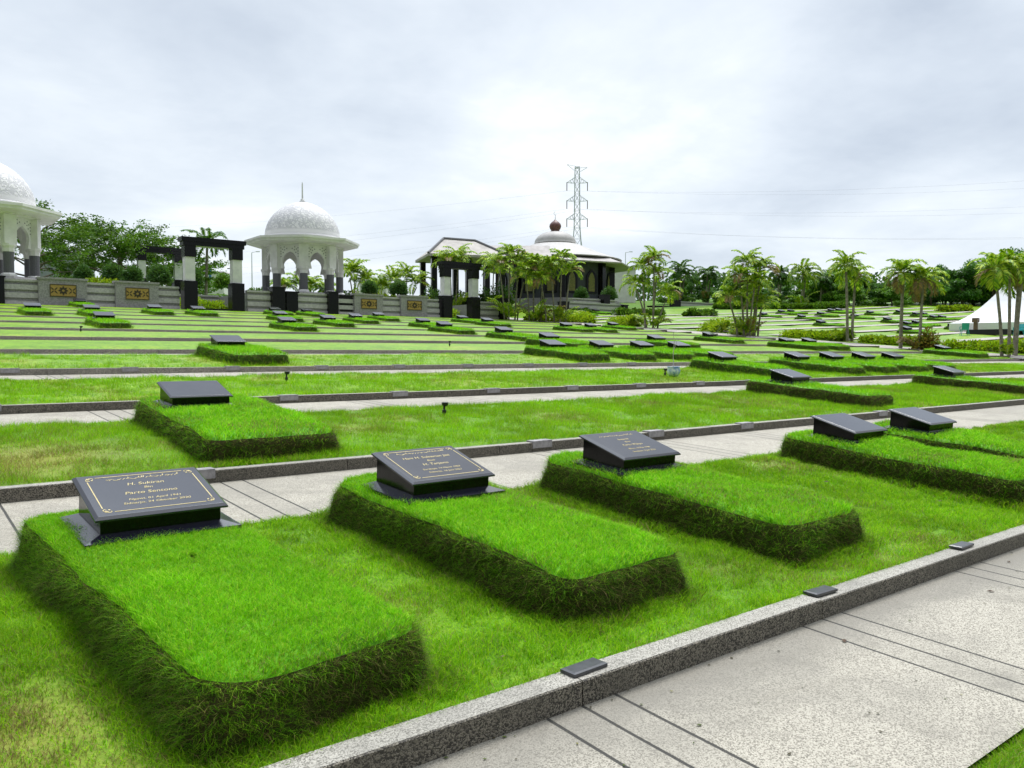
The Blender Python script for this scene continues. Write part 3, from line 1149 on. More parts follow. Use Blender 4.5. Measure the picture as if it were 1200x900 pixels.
STONE_LIST = [   # terrace, x of the body's left front corner
    (2, 2.41), (4, 5.80), (7, 5.97), (9, 7.24), (9, 4.92), (12, 9.12), (10, 11.06), (10, 13.28), (11, 19.35), (9, 16.07), (7, 12.73), (11, 21.49),
    (8, 16.64), (9, 20.38), (10, 24.25), (8, 21.95), (7, 20.33), (10, 30.57), (9, 29.37), (6, 20.38), (4, 15.33), (5, 19.04), (4, 17.33), (8, 31.88),
    (8, 33.88), (9, 40.28), (4, 19.14), (4, 20.95), (5, 24.81), (3, 17.44), (6, 33.88), (2, 13.71), (3, 20.91), (3, 22.76), (3, 24.63), (3, 26.50),
    (5, 33.97), (5, 35.91), (2, 20.46), (4, 40.13)]
ORD = ['first', 'second', 'third', 'fourth', 'fifth', 'sixth', 'seventh', 'eighth', 'ninth', 'tenth', 'eleventh', 'twelfth']

Y_ST, DZ_ST = 1.90, 0.276


def set_stone(o, n, x_left, rz=0.0):
    y = row_y(n) + Y_ST
    o.location = (x_left + SW / 2, y, lawn_z(n, y) + DZ_ST)
    o.rotation_euler = (SLOPE, 0, rz)


def build_graves():
    # the front terrace, left to right
    s1 = engraved_stone('largest gravestone in front at left, black granite with gold border and five gold lines',
                        [('H. Sukiran', 0.655, 0.046, 0.0), ('Bin', 0.560, 0.036, 0.0), ('Parto Sentono', 0.445, 0.046, 0.0),
                         ('Ngawi, 01 April 1941', 0.310, 0.031, 0.0), ('Sidoarjo, 24 Oktober 2020', 0.225, 0.031, 0.0)], 3)
    set_stone(s1, 1, 0.84, 0.03)
    s2 = engraved_stone('second gravestone of the front terrace, gold bordered, on a mound with a dark left bank',
                        [('Hani H. Sulaeman Jati', 0.655, 0.044, 0.0), ('Binti', 0.55, 0.034, 0.0), ('H. Tarjono', 0.435, 0.046, 0.0),
                         ('Surabaya, 14 Maret 1953', 0.30, 0.030, 0.0), ('Sidoarjo, 16 Juni 2021', 0.21, 0.030, 0.0)], 8)
    set_stone(s2, 1, 2.65, 0.03)
    s3 = engraved_stone('third gravestone of the front terrace, faint gold lettering, no gold border',
                        [('Sutarmi', 0.645, 0.040, 0.0), ('Binti', 0.545, 0.032, 0.0), ('Karto Wijoyo', 0.430, 0.040, 0.0),
                         ('Blitar, 10 Mei 1948', 0.29, 0.032, 0.0), ('Surabaya, 3 Juli 2021', 0.18, 0.032, 0.0)], 12, border=False)
    set_stone(s3, 1, 4.55)
    plain, pl, L, hw, t = make_stone('fourth gravestone of the front terrace, pale topped black slab on a low mound')
    set_stone(plain, 1, 7.93)
    s5 = copy_tree(plain)
    tag(s5, 'rightmost gravestone of the front terrace, black slab close behind the pale topped fourth one')
    set_stone(s5, 1, 9.58)

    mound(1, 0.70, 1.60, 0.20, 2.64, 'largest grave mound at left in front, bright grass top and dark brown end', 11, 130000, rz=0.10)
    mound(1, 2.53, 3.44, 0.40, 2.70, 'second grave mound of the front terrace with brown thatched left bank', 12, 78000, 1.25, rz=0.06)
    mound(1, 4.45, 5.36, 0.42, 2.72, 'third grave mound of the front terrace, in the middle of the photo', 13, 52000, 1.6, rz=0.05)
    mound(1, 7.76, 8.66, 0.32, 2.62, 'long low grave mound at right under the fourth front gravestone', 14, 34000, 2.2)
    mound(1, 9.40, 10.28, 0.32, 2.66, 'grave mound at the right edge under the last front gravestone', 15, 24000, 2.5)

    # everything further back: copies of the plain stone and of a few mounds
    rows = {}
    for n, x in STONE_LIST:
        rows.setdefault(n, []).append(x)
    mids = [mound(2, 2.26, 3.50, 0.22, 2.78, 'grave mound with steep dark end behind the front left gravestone', 21, 32000, 2.2),
            mound(2, 13.55, 14.45, 0.30, 2.80, 'first of two long mounds on the second terrace at right', 22, 12000, 3.2, False)]
    fars = [mound(4, 5.62, 6.74, 0.26, 2.80, 'lone rounded dark green grave mound on the fourth terrace at left', 23, 9000, 4.5, False, bank='thatch_green'),
            mound(3, 17.26, 18.18, 0.28, 2.82, 'first grave mound of the third terrace, beside the white and blue flower pot', 24, 8000, 5.0, False, bank='thatch_green'),
            mound(7, 5.80, 6.72, 0.28, 2.80, 'left grave mound on the seventh terrace, below the inlaid granite panels', 25, 3500, 7.0, False, bank='thatch_green', hh=0.85)]
    used = {(2, 2.41), (2, 13.71), (4, 5.80), (3, 17.44), (7, 5.97)}
    rr = random.Random(5)
    words = {2: 'second', 3: 'third', 4: 'fourth', 5: 'fifth', 6: 'sixth', 7: 'seventh', 8: 'eighth', 9: 'ninth', 10: 'tenth', 11: 'eleventh', 12: 'last'}
    for n in sorted(rows):
        xs = sorted(rows[n])
        for i, x in enumerate(xs):
            st = copy_tree(plain)
            w = words[n]
            if len(xs) == 1:
                lab = 'only dark sloping gravestone on the %s grave terrace from the front' % w
                lm = 'turf mound below the only gravestone on the %s terrace' % w
            else:
                lab = 'dark sloping gravestone, %s from the left on the %s terrace from the front' % (ORD[i], w)
                lm = 'turf mound below the %s gravestone from the left on the %s terrace' % (ORD[i], w)
            if (n, x) == (2, 2.41):
                lab = 'black gravestone on the steep mound just behind the front left one'
            tag(st, lab)
            set_stone(st, n, x, rr.uniform(-0.02, 0.02))
            if (n, x) in used:
                continue
            src = mids[1] if n == 2 else fars[1] if n == 3 else fars[rr.choice((0, 1))] if n < 6 else fars[2]
            if n in (10, 11, 12):
                src = fars[2]
            copy_mound(src, n, x + SW / 2, row_y(n) + 1.54, lm, rr.uniform(-0.02, 0.02))
    # a few faint gold lines on the second terrace's stone
    # beyond the cross road
    tiny = [(965, 382.5), (964, 371), (976, 367), (985, 366.5), (918, 368.5), (929, 368), (897, 372), (1022, 369.5), (1043, 378.5), (1056, 368.5), (1066, 384),
            (1077, 382.5), (1066, 391), (1076, 371.5), (1085, 371.5), (1097, 375.5), (1107, 375.5), (1120, 387), (684, 370), (700, 368), (720, 367), (942, 375), (1004, 374)]
    tiny.sort()
    for i, (px, py) in enumerate(tiny):
        g = on_ground(px, py)
        n = round((g.y - Y_ST - V0) / ROW) + 1
        st = copy_tree(plain)
        if i < 3:
            lab = 'tiny gravestone in front of the dark domed hall, %s of three from the left' % ORD[i]
        else:
            lab = 'tiny gravestone across the cross road, right of the palms, number %d from the left' % (i - 2)
        tag(st, lab, group='gravestones across the cross road')
        st.location = (g.x, g.y, g.z + 0.30)
        st.rotation_euler = (SLOPE, -0.04, rr.uniform(-0.03, 0.03))
        st.scale = (1.15, 1.15, 1.15)
        m = copy_tree(fars[2])
        tag(m, lab.replace('tiny gravestone', 'turf mound under the tiny gravestone').replace(', right of the palms', '').replace(' in front of the dark domed hall', ' before the dark hall'), group='turf mounds across the cross road')
        m.location = (g.x, g.y - 0.5, float(ground_z(g.x, g.y - 0.5)) + 0.0)
        m.rotation_euler = (0, -0.045, rr.uniform(-0.03, 0.03))


build_graves()
lawn_grass()


# ------------------------------------------------------------------ small things on the terraces
def build_small():
    # dark plot plates lying on the kerbs
    def marker(label, group='plot plates on the kerbs'):
        m = MB()
        m.box(-0.115, -0.05, 0.0, 0.115, 0.05, 0.016)
        m.add([(-.115, -.05, .016), (.115, -.05, .016), (.115, .05, .016), (-.115, .05, .016), (-.103, -.04, .021), (.103, -.04, .021), (.103, .04, .021), (-.103, .04, .021)],
              [(0, 1, 5, 4), (1, 2, 6, 5), (2, 3, 7, 6), (3, 0, 4, 7), (4, 5, 6, 7)])
        o = m.build('plot_plate', 'tile_dark', bevel=0.0015)
        return tag(o, label, 'plot plate', group)
    first = marker('nearest dark plot plate on the front kerb, by the bottom middle')
    first.scale = (.87, .87, .9)
    first.location = (2.325, row_y(1) - 0.045, row_z(1) + 0.004)
    first.rotation_euler = (0, 0, 0.05)
    labs = ['second dark plot plate along the front kerb from the left', 'third dark plot plate along the front kerb, farther right']
    for i, x in enumerate((4.10, 5.86)):
        c = first.copy()
        link(c)
        tag(c, labs[i])
        c.location = (x + .03, row_y(1) - 0.045, row_z(1) + 0.004)
        c.rotation_euler = (0, 0, -0.04 + 0.06 * i)
    # the grey capping blocks on the kerbs behind
    grey = MB()
    grey.box(-0.14, -0.065, -0.07, 0.14, 0.055, 0.014)
    g0 = grey.build('plot_block', 'granite_grey', bevel=0.004)
    tag(g0, 'grey plot block on the second kerb behind the front left gravestone', 'plot block', 'grey plot blocks on the kerbs')
    spots = []
    for n, x0, cnt in ((2, 2.06, 7), (3, 0.98, 10), (4, 1.7, 9)):
        for k in range(cnt):
            spots.append((n, k, x0 + 1.87 * k))
    for i, (n, k, x) in enumerate(spots):
        o = g0
        if i:
            o = g0.copy()
            link(o)
            tag(o, 'grey plot block on the %s kerb from the front, %s from the left' % (ORD[n - 1], ORD[k]))
        o.location = (x, row_y(n) - 0.07, row_z(n) + 0.001)

    # small garden spike lamps
    def spike(loc, label):
        t = thing('garden_spike_lamp', loc, label, 'garden lamp', 'black garden spike lamps')
        m = MB()
        m.lathe([(0.012, -0.05), (0.012, 0.05), (0.028, 0.06), (0.028, 0.10), (0.014, 0.11), (0.014, 0.15)], 8)
        m.build('stake', 'black_plastic', t)
        h = MB()
        h.lathe([(0.022, 0.15), (0.04, 0.165), (0.045, 0.20), (0.03, 0.205)], 10, (0.012, 0, 0))
        h.build('lamp_head', 'black_plastic', t)
        return t
    s0 = None
    for (n, x, yo, lab) in ((2, 5.82, 1.9, 'black garden spike lamp on the second terrace, right of the steep mound'),
                            (3, 5.39, 1.6, 'black garden spike lamp on the third terrace, left of centre'),
                            (3, 14.2, 1.0, 'black garden spike lamp by the white and blue flower pot'),
                            (6, 4.75, 2.2, 'black garden spike lamp on the sixth terrace at far left'),
                            (5, 14.5, 1.4, 'black garden spike lamp on the fifth terrace, near the middle')):
        y = row_y(n) + yo
        loc = (x, y, lawn_z(n, y) + 0.01)
        if s0 is None:
            s0 = spike(loc, lab)
        else:
            c = copy_tree(s0)
            c.location = loc
            tag(c, lab)
    # flower pot with a bare twig
    y = row_y(3) + 1.2
    t = thing('flower_pot', (14.72, y, lawn_z(3, y) + 0.005), 'white and blue glazed flower pot holding a bare twig', 'flower pot')
    m = MB()
    m.lathe([(0.09, 0), (0.14, 0.06), (0.16, 0.14), (0.14, 0.21), (0.155, 0.235), (0.135, 0.235), (0.13, 0.2)], 20)
    m.build('pot', 'pot_glaze', t, smooth=True)
    m = MB()
    m.tube([(0, 0, 0.2), (-0.02, 0, 0.5), (0.02, 0, 0.8), (0.0, 0.02, 1.05)], 0.012, 0.006, 5)
    m.tube([(-0.005, 0, 0.6), (0.08, 0, 0.75), (0.12, 0, 0.88)], 0.008, 0.004, 5)
    m.build('twig', 'twig', t)

    # dead leaves and bits lying about
    rr = random.Random(4)
    def leaf(loc, label, mat, size, group):
        m = MB()
        m.add([(0, 0, 0.002), (size * .5, size * .25, 0.006), (size, 0, 0.003), (size * .5, -size * .25, 0.008), (size * .5, 0, 0.002)],
              [(0, 4, 1), (1, 4, 2), (2, 4, 3), (3, 4, 0)])
        o = m.build('fallen_leaf', mat)
        o.location = loc
        o.rotation_euler = (0, 0, rr.uniform(0, 6))
        return tag(o, label, 'leaf', group)
    g = 'fallen leaves on the path'
    def onpath(px, py):
        d = sight(px, py)
        tt = (CAM_Z - 0.0 + 0.04 * (row_y(1) - KW)) / (-d[2] + 0.04 * d[1])
        p = d * tt
        return (p[0], p[1], path_z(1, p[1]) + 0.003)
    leaf(onpath(1008, 703), 'small yellow leaf on the path beside the front kerb', 'yellow_leaf', 0.05, g)
    leaf(onpath(990, 754), 'small dark leaf on the pale slab between the joint lines', 'dead_leaf', 0.05, g)
    leaf(onpath(1166, 694), 'dark leaf on the path near the right edge', 'dead_leaf', 0.05, g)
    leaf(onpath(1184, 660), 'tiny dark leaf on the path, topmost at the right edge', 'dead_leaf', 0.04, g)
    for i, (x, yo, lab) in enumerate(((4.05, 1.1, 'brown leaf on the lawn between the second and third front mounds'), (7.0, 1.6, 'dark leaf on the lawn between the third and fourth front mounds'),
                                      (7.15, 0.7, 'pale brown leaf on the lawn near the front kerb at right'))):
        y = row_y(1) + yo
        leaf((x, y, lawn_z(1, y) + 0.03), lab, 'dead_leaf', 0.07, 'fallen leaves on the lawn')

    # crumbs of leaf and clippings scattered over path, kerb and lawn
    r = np.random.default_rng(61)
    n = 420
    x = 1.5 + 9.0 * r.random(n) ** 1.3
    y = np.where(r.random(n) < .62, 1.28 + (row_y(1) - KW - 1.28) * (1 - r.random(n) ** 2.2), row_y(1) + LAWN_W * r.random(n))
    z = np.where(y < row_y(1) - KW, path_z(1, y) + 0.004, lawn_z(1, y) + 0.035)
    c = BITS[r.integers(0, len(BITS), n)] * (.7 + .6 * r.random(n))[:, None]
    ln = 0.006 + 0.022 * r.random(n) ** 3
    a = r.random(n) * 6.28
    D = np.stack([np.cos(a), np.sin(a), np.full(n, .12)], 1)
    S = np.stack([-np.sin(a), np.cos(a), np.zeros(n)], 1)
    P = np.stack([x, y, z], 1)
    V = np.stack([P, P + D * (ln * .5)[:, None] + S * (ln * .28)[:, None], P + D * ln[:, None], P + D * (ln * .5)[:, None] - S * (ln * .28)[:, None]], 1).reshape(-1, 3)
    tag(np_mesh('leaf_litter', V, np.arange(n * 4).reshape(-1, 4), 'leaf', np.repeat(c, 4, 0)), kind='stuff')


BITS = np.array([[.05, .04, .02], [.12, .09, .04], [.03, .028, .02], [.16, .15, .04], [.07, .10, .02]])
build_small()

# ------------------------------------------------------------------ granite walls, gates, pillars
WY = 55.5


def courses(m, x0, x1, y0, z0, n, ch, depth=0.55, along='x', m0=0, m1=1):
    """banded granite: projecting courses with recessed dark joints"""
    for i in range(n):
        z = z0 + i * ch
        inset = 0.05 * i
        a = (x0, y0 + inset, z, x1, y0 + depth, z + ch * 0.62)
        m.box(*a, m=m0)
        m.box(x0 + 0.002, y0 + inset + 0.13, z + ch * 0.62, x1 - 0.002, y0 + depth - 0.002, z + ch, m=m1)
    m.box(x0 - 0.001, y0 - 0.02 + 0.05 * n, z0 + n * ch, x1 + 0.001, y0 + depth + 0.05, z0 + n * ch + 0.13, m=m0)


def mosaic(parent, cx, y, cz, w, h):
    """gilded panel: frame, rosette of petals, lozenges at both sides"""
    fr = MB()
    fr.box(cx - w / 2, y - 0.03, cz - h / 2, cx + w / 2, y, cz + h / 2)
    o = fr.build('mosaic', 'mosaic_gold', parent)
    d = MB()
    t = 0.04
    for (a0, a1, b0, b1) in ((-w / 2, w / 2, -h / 2, -h / 2 + t), (-w / 2, w / 2, h / 2 - t, h / 2), (-w / 2, -w / 2 + t, -h / 2 + t, h / 2 - t), (w / 2 - t, w / 2, -h / 2 + t, h / 2 - t)):
        d.box(cx + a0, y - 0.05, cz + b0, cx + a1, y - 0.031, cz + b1)

    def petal(px, pz, l, wd, ang):
        ca, sa = math.cos(ang), math.sin(ang)
        pts = [(0, -wd * .3), (l * .5, -wd * .5), (l, 0), (l * .5, wd * .5), (0, wd * .3)]
        d.prism([(px + a * ca - b * sa, pz + a * sa + b * ca) for a, b in pts], lambda a, b, q: (cx + a, y - 0.045 + q, cz + b), 0.014)
    for k in range(8):
        a = k * math.pi / 4
        petal(0.10 * math.cos(a) * h, 0.10 * math.sin(a) * h, 0.28 * h, 0.17 * h, a)
    for sx in (-1, 1):
        for k in range(4):
            a = math.pi / 4 + k * math.pi / 2
            petal(sx * w * 0.34 + 0.06 * h * math.cos(a), 0.06 * h * math.sin(a), 0.30 * h, 0.10 * h, a)
    d.build('ornament', 'mosaic_dark', o)


def wall_run(label, x0, x1, panels, z0=4.24, zt=5.82):
    t = thing('granite_wall', ((x0 + x1) / 2, WY, z0), label, 'wall', 'grey granite walls of the courtyard')
    ox, oz = (x0 + x1) / 2, z0
    m = MB()
    xs = [x0]
    for (a, b, _) in panels:
        xs += [a, b]
    xs.append(x1)
    for i in range(0, len(xs), 2):
        if xs[i + 1] - xs[i] > 0.05:
            courses(m, xs[i] - ox, xs[i + 1] - ox, 0.0, 0.0, 3, (zt - 0.13 - z0) / 3, 0.5)
    m.build('banded_wall', ['granite_pale', 'granite_grey'], t)
    for (a, b, ztop) in panels:
        p = MB()
        p.box(a - ox, -0.12, 0.0, b - ox, 0.45, ztop - 0.12 - z0)
        p.box(a - ox - 0.06, -0.18, ztop - 0.12 - z0, b - ox + 0.06, 0.5, ztop - z0)
        po = p.build('panel', 'granite_grey', t)
        c = (a + b) / 2 - ox
        mosaic(po, c, -0.121, (ztop - z0) * 0.56, min(1.45, (b - a) * 0.55), 0.74)
    return t


def pillar(x0, x1, z1, label, y=WY - 0.1, z0=4.2, d=0.7):
    m = MB()
    cx = (x0 + x1) / 2
    hw = (x1 - x0) / 2
    m.box(-hw, 0, 0, hw, d, z1 - z0 - 0.1)
    m.box(-hw - 0.07, -0.07, z1 - z0 - 0.1, hw + 0.07, d + 0.07, z1 - z0)
    o = m.build('granite_pillar', 'granite_post')
    o.location = (cx, y, z0)
    return tag(o, label, 'pillar', 'black granite pillars of the courtyard')


def gate(xl, xr, y, z0, h, label, sill=False):
    t = thing('gate_arch', ((xl + xr) / 2, y, z0), label, 'gate', 'black and white portal gates')
    w = (xr - xl) / 2
    k = h / 4.8
    for s in (-1, 1):
        c = s * (w - 0.42 * k)
        m = MB()
        m.box(c - 0.42 * k, -0.42 * k, 0, c + 0.42 * k, 0.42 * k, 1.95 * k)
        p = m.build('post', 'granite_post', t)
        b = MB()
        b.box(c - 0.36 * k, -0.36 * k, 3.52 * k, c + 0.36 * k, 0.36 * k, 4.25 * k)
        b.build('post_cap', 'granite_post', p)
        b = MB()
        b.box(c - 0.31 * k, -0.31 * k, 1.95 * k, c + 0.31 * k, 0.31 * k, 3.52 * k)
        b.build('white_band', 'white_marble', p)
    m = MB()
    m.box(-w - 0.03 * k, -0.40 * k, 4.25 * k, w + 0.03 * k, 0.40 * k, 4.52 * k)
    m.box(-w - 0.14 * k, -0.46 * k, 4.52 * k, w + 0.14 * k, 0.46 * k, 4.80 * k)
    m.build('lintel', 'granite_post', t)
    if sill:
        m = MB()
        m.box(-w + 0.95, -0.3, 0.0, w - 0.85, 0.3, 0.2)
        m.build('threshold', 'granite_post', t)
    return t


def build_courtyard():
    wall_run('long banded granite wall with two gold inlaid panels, left of the big gate', 5.75, 15.55, [(7.45, 10.05, 6.0), (11.65, 14.2, 6.0)])
    wall_run('banded granite wall with two gold inlaid panels between the two gates', 20.05, 35.75, [(28.1, 30.5, 5.95), (32.1, 34.5, 6.0)])
    wall_run('short plain banded granite wall right of the right hand gate', 39.8, 41.75, [])
    pillar(4.6, 5.73, 5.95, 'black granite pillar at the left edge below the big dome')
    pillar(21.7, 22.62, 6.12, 'tall black granite pillar, left of two joined below the white domed kiosk', WY - 0.3)
    pillar(22.75, 23.6, 5.85, 'lower black granite pillar joined on the right to a taller one', WY - 0.24)
    pillar(25.98, 26.75, 6.0, 'slim black granite pillar in front of the right side of the white kiosk', WY - 0.22)
    pillar(27.0, 28.05, 5.80, 'low black granite block below the right columns of the white kiosk', WY + 0.12)
    pillar(41.8, 42.6, 6.15, 'black granite pillar ending the wall beside the palm clump', WY - 0.12)
    gate(15.75, 19.72, WY + 0.1, 4.24, 4.85, 'large black and white portal gate at left, nearest the graves', True)
    gate(35.95, 39.55, WY + 0.1, 4.20, 4.7, 'black and white portal gate in the middle, before the palms', True)
    a, b = at(160, 330, 78), at(214, 330, 78)
    gate(a.x, b.x, 78, at(188, 290, 78).z - 4.85, 4.85, 'farther black and white portal gate behind the left wall, before the spreading tree')
    # low walls inside the bays
    for (x0, x1, lab) in ((15.4, 20.2, 'low grey granite wall seen through the large left gate'), (35.6, 40.5, 'low grey granite wall seen through the middle gate')):
        m = MB()
        courses(m, -(x1 - x0) / 2, (x1 - x0) / 2, 0, 0, 3, 0.46)
        o = m.build('granite_wall', ['granite_pale', 'granite_grey'])
        o.location = ((x0 + x1) / 2, 61.9, 4.3)
        tag(o, lab, 'wall', 'grey granite walls of the courtyard')


build_courtyard()


# ------------------------------------------------------------------ domed kiosks
def kiosk(x, y, z0, label, rot=0.0):
    t = thing('domed_kiosk', (x, y, z0), label, 'kiosk', 'white domed kiosks', rot)
    ph = math.pi / 8
    R = 2.85
    m = MB()
    m.lathe([(3.55, -0.45), (3.55, -0.12), (3.42, -0.12), (3.42, 0.0)], 8, phase=ph)
    m.build('platform', 'granite_pale', t)
    for k in range(8):
        a = ph + k * math.pi / 4
        cx, cy = R * math.cos(a), R * math.sin(a)
        c = MB()
        c.lathe([(0.29, 0.2), (0.29, 1.45)], 16, (cx, cy, 0))
        co = c.build('column', 'column_grey', t, smooth=False)
        b = MB()
        b.lathe([(0.44, 0.0), (0.44, 0.11), (0.33, 0.2)], 8, (cx, cy, 0), phase=a + ph)
        b.build('column_base', 'white_marble', co)
        b = MB()
        b.lathe([(0.31, 1.45), (0.33, 1.68), (0.41, 1.82), (0.41, 1.93)], 8, (cx, cy, 0), phase=a + ph)
        b.build('capital', 'white_paint', co)
        # pier above each column
        p = MB()
        e = Vector((-math.sin(a), math.cos(a), 0))
        o_ = Vector((math.cos(a), math.sin(a), 0))
        pts = []
        for (s, q) in ((-0.36, -0.27), (0.36, -0.27), (0.36, 0.29), (-0.36, 0.29)):
            pts.append(Vector((cx, cy, 0)) + e * s + o_ * q)
        p.add([(v.x, v.y, 1.93) for v in pts] + [(v.x, v.y, 3.66) for v in pts], [(3, 2, 1, 0), (4, 5, 6, 7), (0, 1, 5, 4), (1, 2, 6, 5), (2, 3, 7, 6), (3, 0, 4, 7)])
        p.build('pier', 'white_paint', co)
        # arched lattice panel between this column and the next
        a2 = a + math.pi / 8
        ap = R * math.cos(math.pi / 8)
        side = 2 * R * math.sin(math.pi / 8)
        mid = Vector((math.cos(a2), math.sin(a2), 0)) * ap
        ev = Vector((-math.sin(a2), math.cos(a2), 0))
        ov = Vector((math.cos(a2), math.sin(a2), 0))
        q = MB()

        def place(u_, v_, d, mid=mid, ev=ev, ov=ov):
            r = mid + ev * u_ + ov * (d - 0.12)
            return (r.x, r.y, 1.84 + v_)
        # build the panel as strips on either side of the opening
        ha, hw, top, H = 0.58, side / 2 - 0.30, 1.30, 1.84
        N = 12
        prof = []
        for i in range(N + 1):
            s = i / N
            zz = top * s
            if s < 0.30:
                xx = ha * (0.80 + 0.14 * (s / 0.30))
            elif s < 0.42:
                xx = ha * (0.94 + 0.06 * math.sin((s - 0.30) / 0.12 * math.pi / 2))
            else:
                g = (s - 0.42) / 0.58
                xx = ha * (1 - g ** 2.1) ** 0.75 if g < 1 else 0.0
            prof.append((max(xx, 0.0), zz))
        for sg in (-1, 1):
            for i in range(N):
                (xa, za), (xb, zb) = prof[i], prof[i + 1]
                q.prism([(sg * xa, za), (sg * hw, za), (sg * hw, zb), (sg * xb, zb)], place, 0.2)
        q.prism([(-hw, top), (hw, top), (hw, H), (-hw, H)], place, 0.2)
        # pierced holes of the spandrels
        hm = q
        for sg in (-1, 1):
            for (hx, hz) in ((0.68, 0.9), (0.68, 1.1), (0.68, 1.3), (0.5, 1.2), (0.56, 1.45), (0.4, 1.4), (0.22, 1.5), (0.68, 1.55), (0.42, 1.62)):
                if hx < hw - 0.05:
                    c3 = mid + ev * (sg * hx) + ov * 0.083
                    vs = []
                    for w in range(6):
                        an = w * math.pi / 3
                        v3 = c3 + ev * (0.045 * math.cos(an))
                        vs.append((v3.x, v3.y, 1.84 + hz + 0.045 * math.sin(an)))
                    hm.add(vs, [tuple(range(6))], 1)
        q.build('arch_panel', ['white_paint', 'column_grey'], t)
    m = MB()
    m.lathe([(3.05, 3.64), (3.25, 3.69), (3.25, 3.77), (4.20, 3.81), (4.36, 3.86), (4.36, 4.02), (4.46, 4.02), (4.46, 4.18), (3.1, 4.36)], 8, phase=ph)
    m.build('cornice', 'white_paint', t)
    m = MB()
    prof = [(3.0, 4.33), (3.0, 4.47), (2.92, 4.50)]
    Hd = 2.85
    for i in range(15):
        s = i / 14
        r = 2.92 * math.cos(s * math.pi / 2) ** 1.0
        z = 4.52 + Hd * (math.sin(s * math.pi / 2) * 0.94 + 0.06 * s ** 3)
        prof.append((max(r, 0.05), z))
    m.lathe(prof, 48)
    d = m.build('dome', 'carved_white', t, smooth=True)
    m = MB()
    m.lathe([(0.22, 7.32), (0.24, 7.42), (0.13, 7.48), (0.16, 7.55), (0.07, 7.62), (0.06, 7.95), (0.045, 8.8), (0.015, 8.95)], 10)
    m.build('finial', 'white_marble', d)
    return t


kiosk(5.0, 59.2, 6.02, 'white domed kiosk with grey columns cut off by the left edge')
kiosk(26.75, 61.6, 6.12, 'white domed kiosk with carved dome and grey columns, left of centre')


